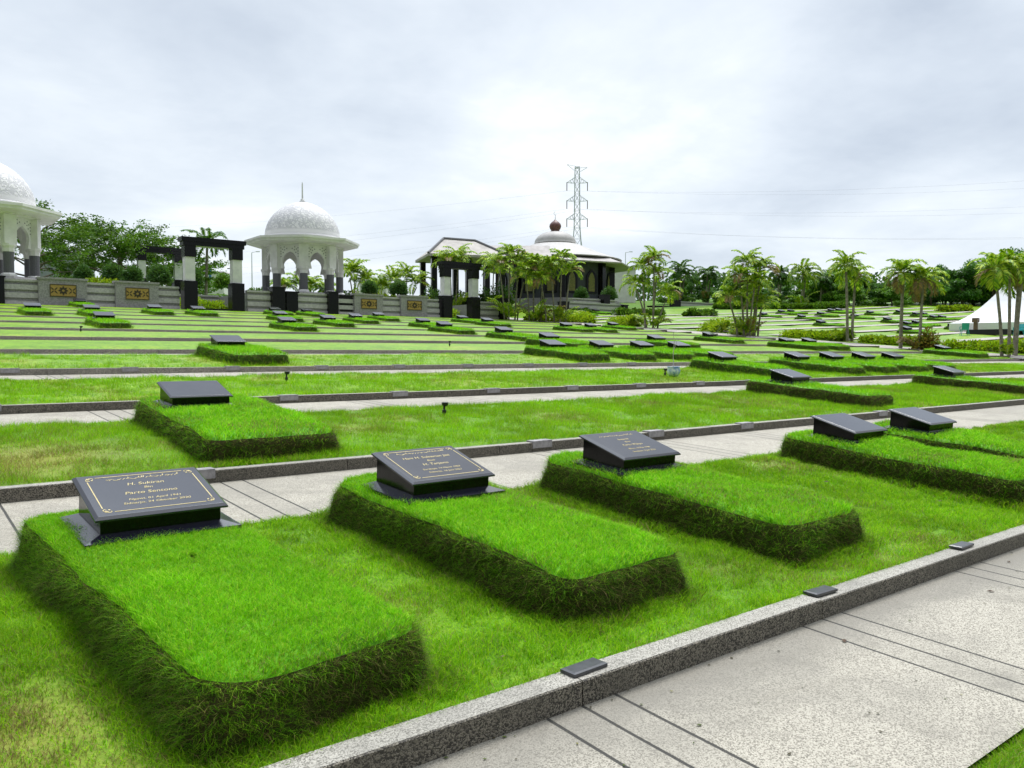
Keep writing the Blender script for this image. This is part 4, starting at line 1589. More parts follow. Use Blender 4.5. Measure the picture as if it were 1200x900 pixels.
# ------------------------------------------------------------------ dark domed hall, open pavilion
def build_hall():
    t = thing('domed_hall', (72.4, 83.6, 8.0), 'low dark walled hall with wide grey tiered roof and brown onion finial', 'prayer hall', None, R_(-12))
    ph = math.pi / 8
    zb = 1.35
    m = MB()
    m.lathe([(9.6, -2.0), (9.6, zb - 1.3), (8.8, zb - 1.3), (8.8, zb - 0.9)], 8, phase=ph)
    m.build('podium', 'granite_grey', t)
    R = 7.5
    m = MB()
    m.lathe([(R, zb - 0.898), (R, zb + 3.85)], 8, phase=ph)
    wall = m.build('wall', 'mosque_wall', t)
    for k in range(8):
        a = ph + k * math.pi / 4
        p = MB()
        p.lathe([(0.5, zb - 0.897), (0.5, zb + 3.8)], 4, ((R + 0.25) * math.cos(a), (R + 0.25) * math.sin(a), 0), phase=a + math.pi / 4)
        p.build('column', 'granite_post', t)
        a2 = a + math.pi / 8
        ap = R * math.cos(math.pi / 8)
        mid = Vector((math.cos(a2), math.sin(a2), 0)) * ap
        ev = Vector((-math.sin(a2), math.cos(a2), 0))
        ov = Vector((math.cos(a2), math.sin(a2), 0))
        for s in (-1.45, 1.45):
            def arch(w, h):
                pts = [(-w, 0), (w, 0), (w, h * 0.62)]
                for i in range(1, 7):
                    g = i / 6
                    pts.append((w * (1 - g ** 1.8), h * (0.62 + 0.38 * g)))
                for i in range(5, 0, -1):
                    g = i / 6
                    pts.append((-w * (1 - g ** 1.8), h * (0.62 + 0.38 * g)))
                pts.append((-w, h * 0.62))
                return pts
            f = MB()
            f.prism(arch(0.78, 3.1), lambda u_, v_, d: tuple(mid + ev * (u_ + s) + ov * (0.02 + d) + Vector((0, 0, zb - 0.2 + v_))), 0.12)
            fo = f.build('window', 'granite_post', t)
            g = MB()
            g.prism(arch(0.46, 2.5), lambda u_, v_, d: tuple(mid + ev * (u_ + s) + ov * (0.125 + d) + Vector((0, 0, zb + 0.05 + v_))), 0.04)
            g.build('pane', 'stained_glass', fo)
    m = MB()
    m.lathe([(7.3, zb + 3.82), (10.75, zb + 3.45), (10.8, zb + 3.62), (8.5, zb + 4.45)], 8, phase=ph)
    m.build('lower_eave', 'roof_edge', t)
    m = MB()
    m.lathe([(8.3, zb + 4.43), (8.95, zb + 4.36), (9.0, zb + 4.49), (6.2, zb + 5.45), (3.2, zb + 6.72), (2.6, zb + 6.75)], 40)
    m.build('roof', 'roof_grey', t, smooth=False)
    m = MB()
    m.lathe([(2.5, zb + 6.65), (2.5, zb + 6.86), (2.85, zb + 6.84), (2.85, zb + 6.93)] + [(2.5 * math.cos(i / 9 * math.pi / 2) + 0.32, zb + 6.95 + 1.6 * math.sin(i / 9 * math.pi / 2)) for i in range(10)], 40)
    cap = m.build('dome', 'roof_grey', t, smooth=True)
    m = MB()
    m.lathe([(0.55, 0), (0.62, 0.12), (0.55, 0.2), (0.72, 0.45), (0.82, 0.75), (0.74, 1.05), (0.50, 1.32), (0.22, 1.52), (0.06, 1.7)], 20, (0, 0, zb + 8.5))
    on = m.build('onion', 'copper_brown', cap, smooth=True)
    m = MB()
    m.tube([(0, 0, zb + 10.1), (0, 0, zb + 10.85)], 0.05, 0.03, 6)
    m.tube([(0.22 * math.cos(a), 0, zb + 11.0 + 0.22 * math.sin(a)) for a in [0.9 + i * 4.5 / 9 + math.pi * 0.25 for i in range(10)]], 0.04, 0.02, 5)
    m.build('crescent', 'steel', on)

    # steps and stepped granite walls in front of it
    defs = [((638, 663), 66.0, 2, 5.4, 'stepped granite wall behind the palm clump, left of the black pillar'),
            ((664, 736), 66.2, 3, 5.3, 'stepped granite wall right below the dark domed hall, nearest tier'),
            ((672, 722), 69.5, 2, 6.6, 'upper stepped granite wall at the foot of the dark domed hall'),
            ((792, 846), 80.0, 3, 7.4, 'granite wall left of the tall palm clump right of centre'),
            ((884, 898), 80.0, 3, 7.6, 'very short granite wall just right of the palm clump'),
            ((904, 946), 80.0, 3, 7.6, 'granite wall in the distance left of the pale gap in the trees'),
            ((800, 866), 84.5, 2, 8.4, 'upper granite wall behind the palm clump right of centre')]
    for (pa, pb), Y, n, z0, lab in defs:
        a, b = at(pa, 355, Y), at(pb, 355, Y)
        m = MB()
        w = (b.x - a.x) / 2
        courses(m, -w, w, 0, 0, n, 0.55, 0.9)
        o = m.build('granite_wall', ['granite_pale', 'granite_grey'])
        o.location = ((a.x + b.x) / 2, Y, z0)
        tag(o, lab, 'wall', 'grey granite walls before the hall')
    for (pa, pb, top), Y, z0, lab in (((660, 667, 353), 65.6, 5.2, 'black granite pillar in front of the dark hall beside the palm clump'),
                                      ((708, 715, 345), 69.0, 6.2, 'small black granite pillar on the steps under the dark hall'),
                                      ((790, 798, 351), 79.3, 7.0, 'black granite pillar at the right end of a long black block'),
                                      ((846, 852, 351), 79.4, 7.2, 'black granite pillar seen through the left of the tall palm clump'),
                                      ((896, 901, 350), 79.4, 7.2, 'black granite pillar right of the tall palm clump'),
                                      ((947, 950, 350), 79.4, 7.2, 'left one of two thin black pillars at the far granite wall'),
                                      ((956, 960, 350), 79.4, 7.2, 'right one of two thin black pillars at the far granite wall'),
                                      ((731, 736, 357), 65.9, 5.2, 'low black granite post ending the stepped wall')):
        a, b = at(pa, top, Y), at(pb, top, Y)
        pillar(a.x, b.x, a.z, lab, Y, z0, 0.9)
    a, b = at(766, 357, 79), at(789, 357, 79)
    m = MB()
    w = (b.x - a.x) / 2
    m.box(-w, 0, 0, w, 1.2, a.z - 7.0 - 0.25)
    m.box(-w - .06, -.06, a.z - 7.25, w + .06, 1.26, a.z - 7.1)
    o = m.build('granite_block', 'granite_post')
    o.location = ((a.x + b.x) / 2, 79, 7.0)
    tag(o, 'long low black granite block left of the distant granite wall', 'block')

    # open pavilion with a hipped grey roof
    c = at_depth(541, 345, 86)
    t = thing('open_pavilion', (c.x, c.y, 5.7), 'open pavilion with pale gabled roof on black posts, left of the dark hall', 'pavilion', None, R_(-20))
    hx, hy = 4.3, 3.4
    ze = at_depth(492, 303, 86).z - 5.7
    zr = at_depth(521, 281, 86).z - 5.7
    m = MB()
    vs = [(-hx, -hy, ze), (hx, -hy, ze), (hx, hy, ze), (-hx, hy, ze), (-hx * .45, 0, zr), (hx * .35, 0, zr - 0.1),
          (-hx, -hy, ze - .25), (hx, -hy, ze - .25), (hx, hy, ze - .25), (-hx, hy, ze - .25)]
    m.add(vs, [(0, 1, 5, 4), (1, 2, 5), (2, 3, 4, 5), (3, 0, 4), (0, 6, 7, 1), (1, 7, 8, 2), (2, 8, 9, 3), (3, 9, 6, 0), (9, 8, 7, 6)])
    m.build('roof', 'roof_brown', t)
    m = MB()
    m.tube([(-hx * .45, 0, zr + .05), (-hx, -hy, ze + .05)], 0.14, n=6)
    m.tube([(-hx * .45, 0, zr + .05), (hx * .35, 0, zr - .05)], 0.14, n=6)
    m.tube([(hx * .35, 0, zr - .05), (hx, -hy, ze + .05)], 0.14, n=6)
    m.build('roof_ridge', 'column_grey', t)
    for sx in (-1, 0, 1):
        for sy in (-1, 1):
            p = MB()
            p.box(sx * (hx - .7) - .28, sy * (hy - .6) - .28, 0, sx * (hx - .7) + .28, sy * (hy - .6) + .28, ze - .26)
            p.build('post', 'granite_post', t)
    # covered walk joining it to the hall
    c = at_depth(585, 345, 96)
    t = thing('covered_walk', (c.x, c.y, 6.0), 'low covered walk with pale roof between the pavilion and the dark hall', 'walkway roof', None, R_(-35))
    zt = at_depth(585, 288, 96).z - 6.0
    m = MB()
    m.add([(-6, -2.4, zt - 1.5), (6, -2.4, zt - 1.5), (6, 2.4, zt - 1.5), (-6, 2.4, zt - 1.5), (-6, 0, zt), (6, 0, zt)],
          [(0, 1, 5, 4), (1, 2, 5), (2, 3, 4, 5), (3, 0, 4), (3, 2, 1, 0)])
    m.build('roof', 'roof_edge', t)
    for sx in (-5, -1.7, 1.7, 5):
        p = MB()
        p.box(sx - .25, -1.9, 0, sx + .25, -1.4, zt - 1.502)
        p.build('post', 'granite_post', t)


build_hall()


# ------------------------------------------------------------------ pylon and wires
def build_pylon():
    D = 260
    b = at_depth(676, 345, D)
    z0 = 6.0
    top = at_depth(676, 197, D).z - z0
    t = thing('power_pylon', (b.x, b.y, z0), 'tall steel lattice power pylon rising behind the domed hall', 'pylon', None, R_(-YAW))
    m = MB()

    def half(z):
        s = z / top
        return 4.0 * (1 - s / 0.62) + 0.95 if s < 0.62 else 0.95 - 0.25 * (s - 0.62) / 0.38
    lv = [0, 7, 13, 18.5, 23.5, 28, 32, 35.5]
    z = 35.5
    while z < top - 2.2:
        z += 2.7
        lv.append(min(z, top))
    lv.append(top)
    rr = 0.075
    for i in range(len(lv) - 1):
        a, c = lv[i], lv[i + 1]
        ha, hc = half(a), half(c)
        ca = [(-ha, -ha, a), (ha, -ha, a), (ha, ha, a), (-ha, ha, a)]
        cc = [(-hc, -hc, c), (hc, -hc, c), (hc, hc, c), (-hc, hc, c)]
        for k in range(4):
            m.tube([ca[k], cc[k]], rr * 1.3, n=4)
            m.tube([ca[k], cc[(k + 1) % 4]], rr * .8, n=4)
            m.tube([ca[(k + 1) % 4], cc[k]], rr * .8, n=4)
            m.tube([cc[k], cc[(k + 1) % 4]], rr * .7, n=4)
    m.build('mast', 'steel', t)
    tips = []
    for py, hw, ins in ((215, 3.3, 1), (236, 3.3, 1), (257, 3.3, 1)):
        z = at_depth(676, py, D).z - z0
        w = 12 * D / 950
        h = half(z)
        for s in (-1, 1):
            a = MB()
            for sy in (-h, h):
                a.tube([(s * h, sy, z + 1.6), (s * w, 0, z)], rr, n=4)
                a.tube([(s * h, sy, z - .2), (s * w, 0, z)], rr, n=4)
                for q in (0.3, 0.6):
                    x = s * (h + (w - h) * q)
                    a.tube([(x, sy * (1 - q), z + 1.6 * (1 - q)), (s * (h + (w - h) * (q - .2)), sy * (1 - q), z - .1)], rr * .7, n=4)
            a.box(s * w - .12, -.12, z - .12, s * w + .12, .12, z + .12)
            ao = a.build('cross_arm', 'steel', t)
            i_ = MB()
            i_.tube([(s * w, 0, z), (s * w, 0, z - 2.6)], 0.15, n=6)
            i_.build('insulator', 'insulator', ao)
            tips.append((s, w, z - 2.6))
    a = MB()
    w = 11.5 * D / 950
    a.tube([(-w, 0, top + .8), (w * 0.1, 0, top + .1)], rr, n=4)
    a.tube([(w, 0, top - .1), (0, 0, top - .3)], rr, n=4)
    a.tube([(-w, 0, top + .7), (-1, 0, top - 1)], rr, n=4)
    a.tube([(w, 0, top - .2), (1, 0, top - 1.4)], rr, n=4)
    a.build('top_arm', 'steel', t)
    tips += [(-1, w, top + .7), (1, w, top - .2)]
    # wires towards the right and the left
    e = Vector((math.cos(R_(YAW)), -math.sin(R_(YAW)), 0))
    names = ['lower left', 'lower right', 'middle left', 'middle right', 'upper left', 'upper right', 'top left', 'top right']
    ends_r = {1: (1420, 272), 3: (1420, 238), 5: (1420, 206), 7: (1420, 190), 0: (1420, 270), 2: (1420, 228), 4: (1420, 194)}
    order = [4, 5, 2, 3, 0, 1, 6, 7]
    tips_n = {0: tips[4], 1: tips[5], 2: tips[2], 3: tips[3], 4: tips[0], 5: tips[1], 6: tips[6], 7: tips[7]}
    tip_w = {k: Vector((b.x, b.y, z0)) + e * (v[0] * v[1]) + Vector((0, 0, v[2])) for k, v in tips_n.items()}
    for k, (px, py) in ends_r.items():
        if k == 7:
            continue
        A = tip_w[k]
        B = at_depth(px, py, 235)
        pts = []
        for i in range(25):
            s = i / 24
            p = A.lerp(B, s)
            p.z -= 4 * 3.0 * s * (1 - s)
            pts.append(p - A)
        m = MB()
        m.tube(pts, 0.012, n=4)
        o = m.build('power_line', 'wire')
        o.location = A
        tag(o, 'thin %s power line running from the pylon to the right edge' % names[k], 'power line', 'power lines to the right')
    for k, (px, py) in {0: (-60, 330), 2: (-60, 300), 4: (-60, 268), 1: (-60, 342), 3: (-60, 312)}.items():
        A = tip_w[k]
        B = at_depth(px, py, 420)
        pts = []
        for i in range(25):
            s = i / 24
            p = A.lerp(B, s)
            p.z -= 4 * 5.0 * s * (1 - s)
            pts.append(p - A)
        m = MB()
        m.tube(pts, 0.013, n=4)
        o = m.build('power_line', 'wire')
        o.location = A
        tag(o, 'faint %s power line running from the pylon to the left' % names[k], 'power line', 'power lines to the left')


build_pylon()

# ------------------------------------------------------------------ vegetation
PALM_Y = np.array([[0.25, 0.42, 0.012], [0.35, 0.50, 0.02], [0.16, 0.32, 0.010], [0.07, 0.17, 0.006], [0.42, 0.50, 0.035]])
PALM_D = np.array([[0.045, 0.13, 0.012], [0.065, 0.17, 0.015], [0.03, 0.09, 0.010]])
TREE_M = np.array([[0.060, 0.15, 0.012], [0.085, 0.20, 0.016], [0.040, 0.11, 0.010], [0.12, 0.22, 0.02]])
TREE_D = np.array([[0.022, 0.070, 0.012], [0.035, 0.10, 0.014], [0.050, 0.125, 0.016], [0.016, 0.050, 0.010]])
TREE_B = np.array([[0.03, 0.10, 0.02], [0.045, 0.13, 0.028], [0.07, 0.15, 0.03]])
HEDGE_Y = np.array([[0.36, 0.50, 0.012], [0.28, 0.45, 0.010], [0.46, 0.55, 0.02], [0.18, 0.33, 0.010]])
BROWN = np.array([[0.20, 0.14, 0.05], [0.25, 0.17, 0.05], [0.16, 0.11, 0.05]])


def leaf_quads(P, D, ln, wd, cols, r):
    """leaf shaped quads at P pointing along D"""
    n = len(P)
    D = D / np.maximum(np.linalg.norm(D, axis=1), 1e-6)[:, None]
    Q = r.normal(size=(n, 3))
    S = np.cross(D, Q)
    S /= np.maximum(np.linalg.norm(S, axis=1), 1e-6)[:, None]
    ln = np.broadcast_to(ln, (n,))[:, None]
    wd = np.broadcast_to(wd, (n,))[:, None] * 0.5
    m = P + D * ln * 0.5
    V = np.stack([P, m + S * wd, P + D * ln - np.array([0, 0, .12]) * ln, m - S * wd], 1).reshape(-1, 3)
    F = np.arange(n * 4).reshape(-1, 4)
    return V, F, np.repeat(cols, 4, 0)


def frond(base, az, el, length, droop, r, pal, nl=22, ll=0.42, brown=0.0, wid=0.05):
    """one feather palm frond: curved rib with paired leaflets"""
    K = 12
    pts = [np.array(base, float)]
    dirs = []
    for i in range(K):
        s = (i + 0.5) / K
        e = el - droop * s ** 1.4
        d = np.array([math.cos(az) * math.cos(e), math.sin(az) * math.cos(e), math.sin(e)])
        dirs.append(d)
        pts.append(pts[-1] + d * length / K)
    pts = np.array(pts)
    dirs = np.array(dirs)
    sidev = np.array([-math.sin(az), math.cos(az), 0])
    V, F, C = [], [], []
    k = 0
    col0 = (BROWN if r.random() < brown else pal)
    # rib
    for i in range(K):
        w = 0.022 * (1 - i / K) + 0.006
        a, b = pts[i], pts[i + 1]
        up = np.array([0, 0, w])
        V += [a - up, a + up, b + up * .8, b - up * .8]
        F.append([k, k + 1, k + 2, k + 3])
        C += [np.array([0.22, 0.26, 0.05])] * 4
        k += 4
    for i in range(nl):
        s = 0.16 + 0.84 * i / (nl - 1)
        f = s * K
        j = min(int(f), K - 1)
        p = pts[j] + (pts[j + 1] - pts[j]) * (f - j)
        d = dirs[j]
        up = np.cross(d, sidev)
        up = up if up[2] > 0 else -up
        L = ll * (0.35 + 0.65 * math.sin(math.pi * min(1, 0.12 + 0.86 * s))) * r.uniform(0.85, 1.1)
        for sg in (-1, 1):
            q = d * 0.62 + sidev * sg * 0.85 + up * r.uniform(0.10, 0.45)
            q /= np.linalg.norm(q)
            mid = p + q * L * 0.55
            tip = p + q * L * 0.95 - np.array([0, 0, L * r.uniform(0.15, 0.5)])
            V += [p - d * wid * .4, mid - d * wid * .75, tip, mid + d * wid * .75]
            F.append([k, k + 1, k + 2, k + 3])
            c = col0[r.integers(0, len(col0))] * r.uniform(0.75, 1.25)
            C += [c] * 4
            k += 4
    return np.array(V), np.array(F), np.array(C)


def palm_crown(r, base, nf, length, pal, el=(0.5, 1.35), droop=(1.2, 2.0), ll=0.42, brown=0.05, nl=22, wid=0.05):
    parts = []
    a0 = r.random() * 6.28
    for i in range(nf):
        az = a0 + i * 2.399 + r.uniform(-.25, .25)
        s = (i + 0.5) / nf
        e = el[1] - (el[1] - el[0]) * s
        parts.append(frond(base, az, e, length * r.uniform(0.82, 1.08), r.uniform(*droop), r, pal, nl, ll, brown if s > 0.6 else 0, wid))
    return join(parts)


def areca_clump(loc, stems, label, group, seed, pal=PALM_Y, name='palm_clump', flen=1.8, nf=9, ll=0.5, brown=0.06, wid=0.055, young=6, el=(0.15, 1.3), thick=0.075, suck=1.0):
    """several slender stems from one base, each with its own crown"""
    r = np.random.default_rng(seed)
    t = thing(name, loc, label, 'palm', group)
    crowns = []
    for (dx, dy, h, lx, ly) in stems:
        pts = [(dx + lx * s ** 1.4, dy + ly * s ** 1.4, h * s - (0.2 if s == 0 else 0)) for s in (0, .25, .5, .75, 1.0)]
        m = MB()
        m.tube(pts, thick, thick * 0.7, 7)
        m.build('trunk', 'palm_stem', t)
        top = pts[-1]
        m = MB()
        m.tube([top, (top[0], top[1], top[2] + 0.45)], thick * 0.9, thick * 0.5, 6)
        crowns.append(palm_crown(r, (top[0], top[1], top[2] + 0.35), nf, flen, pal, el=el, ll=ll, brown=brown, wid=wid))
    for i in range(young):
        az = r.random() * 6.28
        b = (0.25 * math.cos(az), 0.25 * math.sin(az), 0.0)
        crowns.append(frond(b, az, r.uniform(0.9, 1.4), flen * suck * r.uniform(0.8, 1.2), r.uniform(0.9, 1.7), r, pal, 20, ll * .95, brown * 0.9, wid))
    V, F, C = join(crowns)
    np_mesh('crown', V, F, 'leaf', C, parent=t)
    return t


def limb_tree(loc, h, rad, label, cat='tree', group=None, seed=1, pal=TREE_M, name='tree', trunk=0.28, first=0.3, nclump=170, per=42, leaf=0.26, flat=0.5, plume=False, squash=0.75):
    """tapered trunk, forking limbs, crown of leaf clumps with gaps"""
    rr = random.Random(seed)
    r = np.random.default_rng(seed)
    t = thing(name, loc, label, cat, group)
    m = MB()
    lean = (rr.uniform(-.06, .06) * h, rr.uniform(-.06, .06) * h)
    tp = [(lean[0] * s, lean[1] * s, h * 0.72 * s - (0.3 if s == 0 else 0)) for s in (0, .2, .4, .6, .8, 1)]
    m.tube(tp, trunk, trunk * .35, 8)
    tips = []
    nl = 11 if not plume else 16
    for i in range(nl):
        s = first + (1 - first) * (i + rr.random()) / nl
        b = Vector((lean[0] * s, lean[1] * s, h * .72 * s))
        az = i * 2.4 + rr.uniform(-.4, .4)
        reach = rad * rr.uniform(.75, 1.1) * (1.0 - 0.45 * max(0, s - .55) / .45)
        rise = h * rr.uniform(.08, .22) * (0.4 + s)
        e = b + Vector((math.cos(az) * reach, math.sin(az) * reach, rise))
        mid = b.lerp(e, .5) + Vector((0, 0, rise * .25))
        m.tube([b, mid, e], trunk * .32, trunk * .06, 5)
        tips += [b.lerp(e, q) + Vector((0, 0, rise * .3 * q * (1 - q) * 2)) for q in (.45, .65, .85, 1.0)]
        for q in (.5, .75):
            az2 = az + rr.choice((-1, 1)) * rr.uniform(.5, .9)
            b2 = b.lerp(e, q)
            e2 = b2 + Vector((math.cos(az2) * reach * .45, math.sin(az2) * reach * .45, rise * rr.uniform(.2, .6)))
            m.tube([b2, e2], trunk * .14, trunk * .04, 4)
            tips += [b2.lerp(e2, .6), e2]
    tips += [Vector((lean[0], lean[1], h * .72)) + Vector((rr.uniform(-.3, .3) * rad, rr.uniform(-.3, .3) * rad, rr.uniform(.05, .26) * h)) for _ in range(8)]
    m.build('trunk', 'bark', t)
    Ps, Ds, Cs = [], [], []
    for i in range(nclump):
        c = np.array(tips[rr.randrange(len(tips))]) + r.normal(size=3) * np.array([.07, .07, .05]) * rad
        cs = rad * rr.uniform(.12, .24)
        tone = r.uniform(.7, 1.25)
        k = int(per * rr.uniform(.6, 1.3))
        if plume:
            az = math.atan2(c[1], c[0]) + rr.uniform(-.5, .5)
            ax = np.array([math.cos(az), math.sin(az), rr.uniform(.05, .45)])
            s = r.random(k) ** .8 * cs * 3.2
            P = c + ax * s[:, None] + r.normal(size=(k, 3)) * cs * np.array([.22, .22, .12])
            D = ax * .5 + r.normal(size=(k, 3)) * np.array([.6, .6, .25])
        else:
            d = r.normal(size=(k, 3))
            d /= np.linalg.norm(d, axis=1)[:, None]
            P = c + d * (cs * r.random(k) ** .45)[:, None] * np.array([1, 1, squash])
            D = d + r.normal(size=(k, 3)) * .6 - np.array([0, 0, .25])
        Ps.append(P)
        Ds.append(D)
        Cs.append(pal[r.integers(0, len(pal), k)] * (tone * (.8 + .4 * r.random(k)))[:, None])
    P, D, Cc = np.concatenate(Ps), np.concatenate(Ds), np.concatenate(Cs)
    V, F, C = leaf_quads(P, D, leaf * (.7 + .6 * r.random(len(P))), leaf * flat, Cc, r)
    np_mesh('crown', V, F, 'leaf', C, parent=t)
    return t


def bush(loc, sx, sy, sz, label, group=None, seed=1, pal=HEDGE_Y, count=1500, leaf=0.13, name='bush', cat='bush', core=True, lump=0.3, tone=None):
    """leafy shrub: leaves through the outer part of a lumpy volume round a dark twiggy core"""
    r = np.random.default_rng(seed)
    d = r.normal(size=(count, 3))
    d[:, 2] = np.abs(d[:, 2]) * 0.9 - 0.12
    d /= np.linalg.norm(d, axis=1)[:, None]
    lumpn = 1 + lump * (vnoise(d[:, 0] * sx + seed, d[:, 1] * sy + d[:, 2] * 1.7, 1.6 / max(.4, min(sx, sy))) - .5) * 2
    rad = (0.70 + 0.32 * r.random(count)) * lumpn
    P = d * rad[:, None] * np.array([sx, sy, sz])
    P[:, 2] = np.maximum(P[:, 2], 0.02)
    D = d * np.array([1, 1, 1.2]) + r.normal(size=(count, 3)) * .55
    c = pal[r.integers(0, len(pal), count)] * (.75 + .5 * r.random(count))[:, None]
    V, F, C = leaf_quads(P, D, leaf * (.7 + .7 * r.random(count)), leaf * .55, c, r)
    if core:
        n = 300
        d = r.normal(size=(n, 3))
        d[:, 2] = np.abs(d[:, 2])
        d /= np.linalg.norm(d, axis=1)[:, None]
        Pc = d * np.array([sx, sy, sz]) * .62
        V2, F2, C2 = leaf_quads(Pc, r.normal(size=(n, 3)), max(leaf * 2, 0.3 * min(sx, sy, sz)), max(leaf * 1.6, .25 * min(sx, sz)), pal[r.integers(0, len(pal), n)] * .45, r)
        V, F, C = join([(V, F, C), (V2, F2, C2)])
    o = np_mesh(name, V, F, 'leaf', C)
    o.location = loc
    return tag(o, label, cat, group)


def hedge(loc, L, sy, sz, label, group=None, seed=1, pal=HEDGE_Y, per_m=420, leaf=0.12, rz=0.0, name='hedge', cat='hedge'):
    """long low planting with an uneven leafy top"""
    r = np.random.default_rng(seed)
    n = int(per_m * L)
    x = (r.random(n) - .5) * L
    a = r.random(n) * math.pi
    top = .65 + .5 * vnoise(x + seed * 3, x * 0 + seed, 1.3)
    rad = .72 + .34 * r.random(n)
    P = np.stack([x, np.cos(a) * sy * rad * (.8 + .35 * vnoise(x, x * 0 + 4 + seed, .9)), np.sin(a) * sz * rad * top], 1)
    D = np.stack([r.normal(size=n) * .6, np.cos(a), np.sin(a) + .5], 1) + r.normal(size=(n, 3)) * .4
    c = pal[r.integers(0, len(pal), n)] * (.75 + .5 * r.random(n))[:, None]
    V, F, C = leaf_quads(P, D, leaf * (.7 + .8 * r.random(n)), leaf * .55, c, r)
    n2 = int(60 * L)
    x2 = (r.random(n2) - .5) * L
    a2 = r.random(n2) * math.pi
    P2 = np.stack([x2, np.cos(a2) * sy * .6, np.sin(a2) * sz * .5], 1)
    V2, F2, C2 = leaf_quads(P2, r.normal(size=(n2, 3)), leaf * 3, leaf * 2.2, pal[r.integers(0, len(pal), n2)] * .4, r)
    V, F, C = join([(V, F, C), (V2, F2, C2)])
    o = np_mesh(name, V, F, 'leaf', C)
    o.location = loc
    o.rotation_euler = (0, 0, rz)
    return tag(o, label, cat, group)


def gz_(x, y):
    return float(ground_z(x, y))


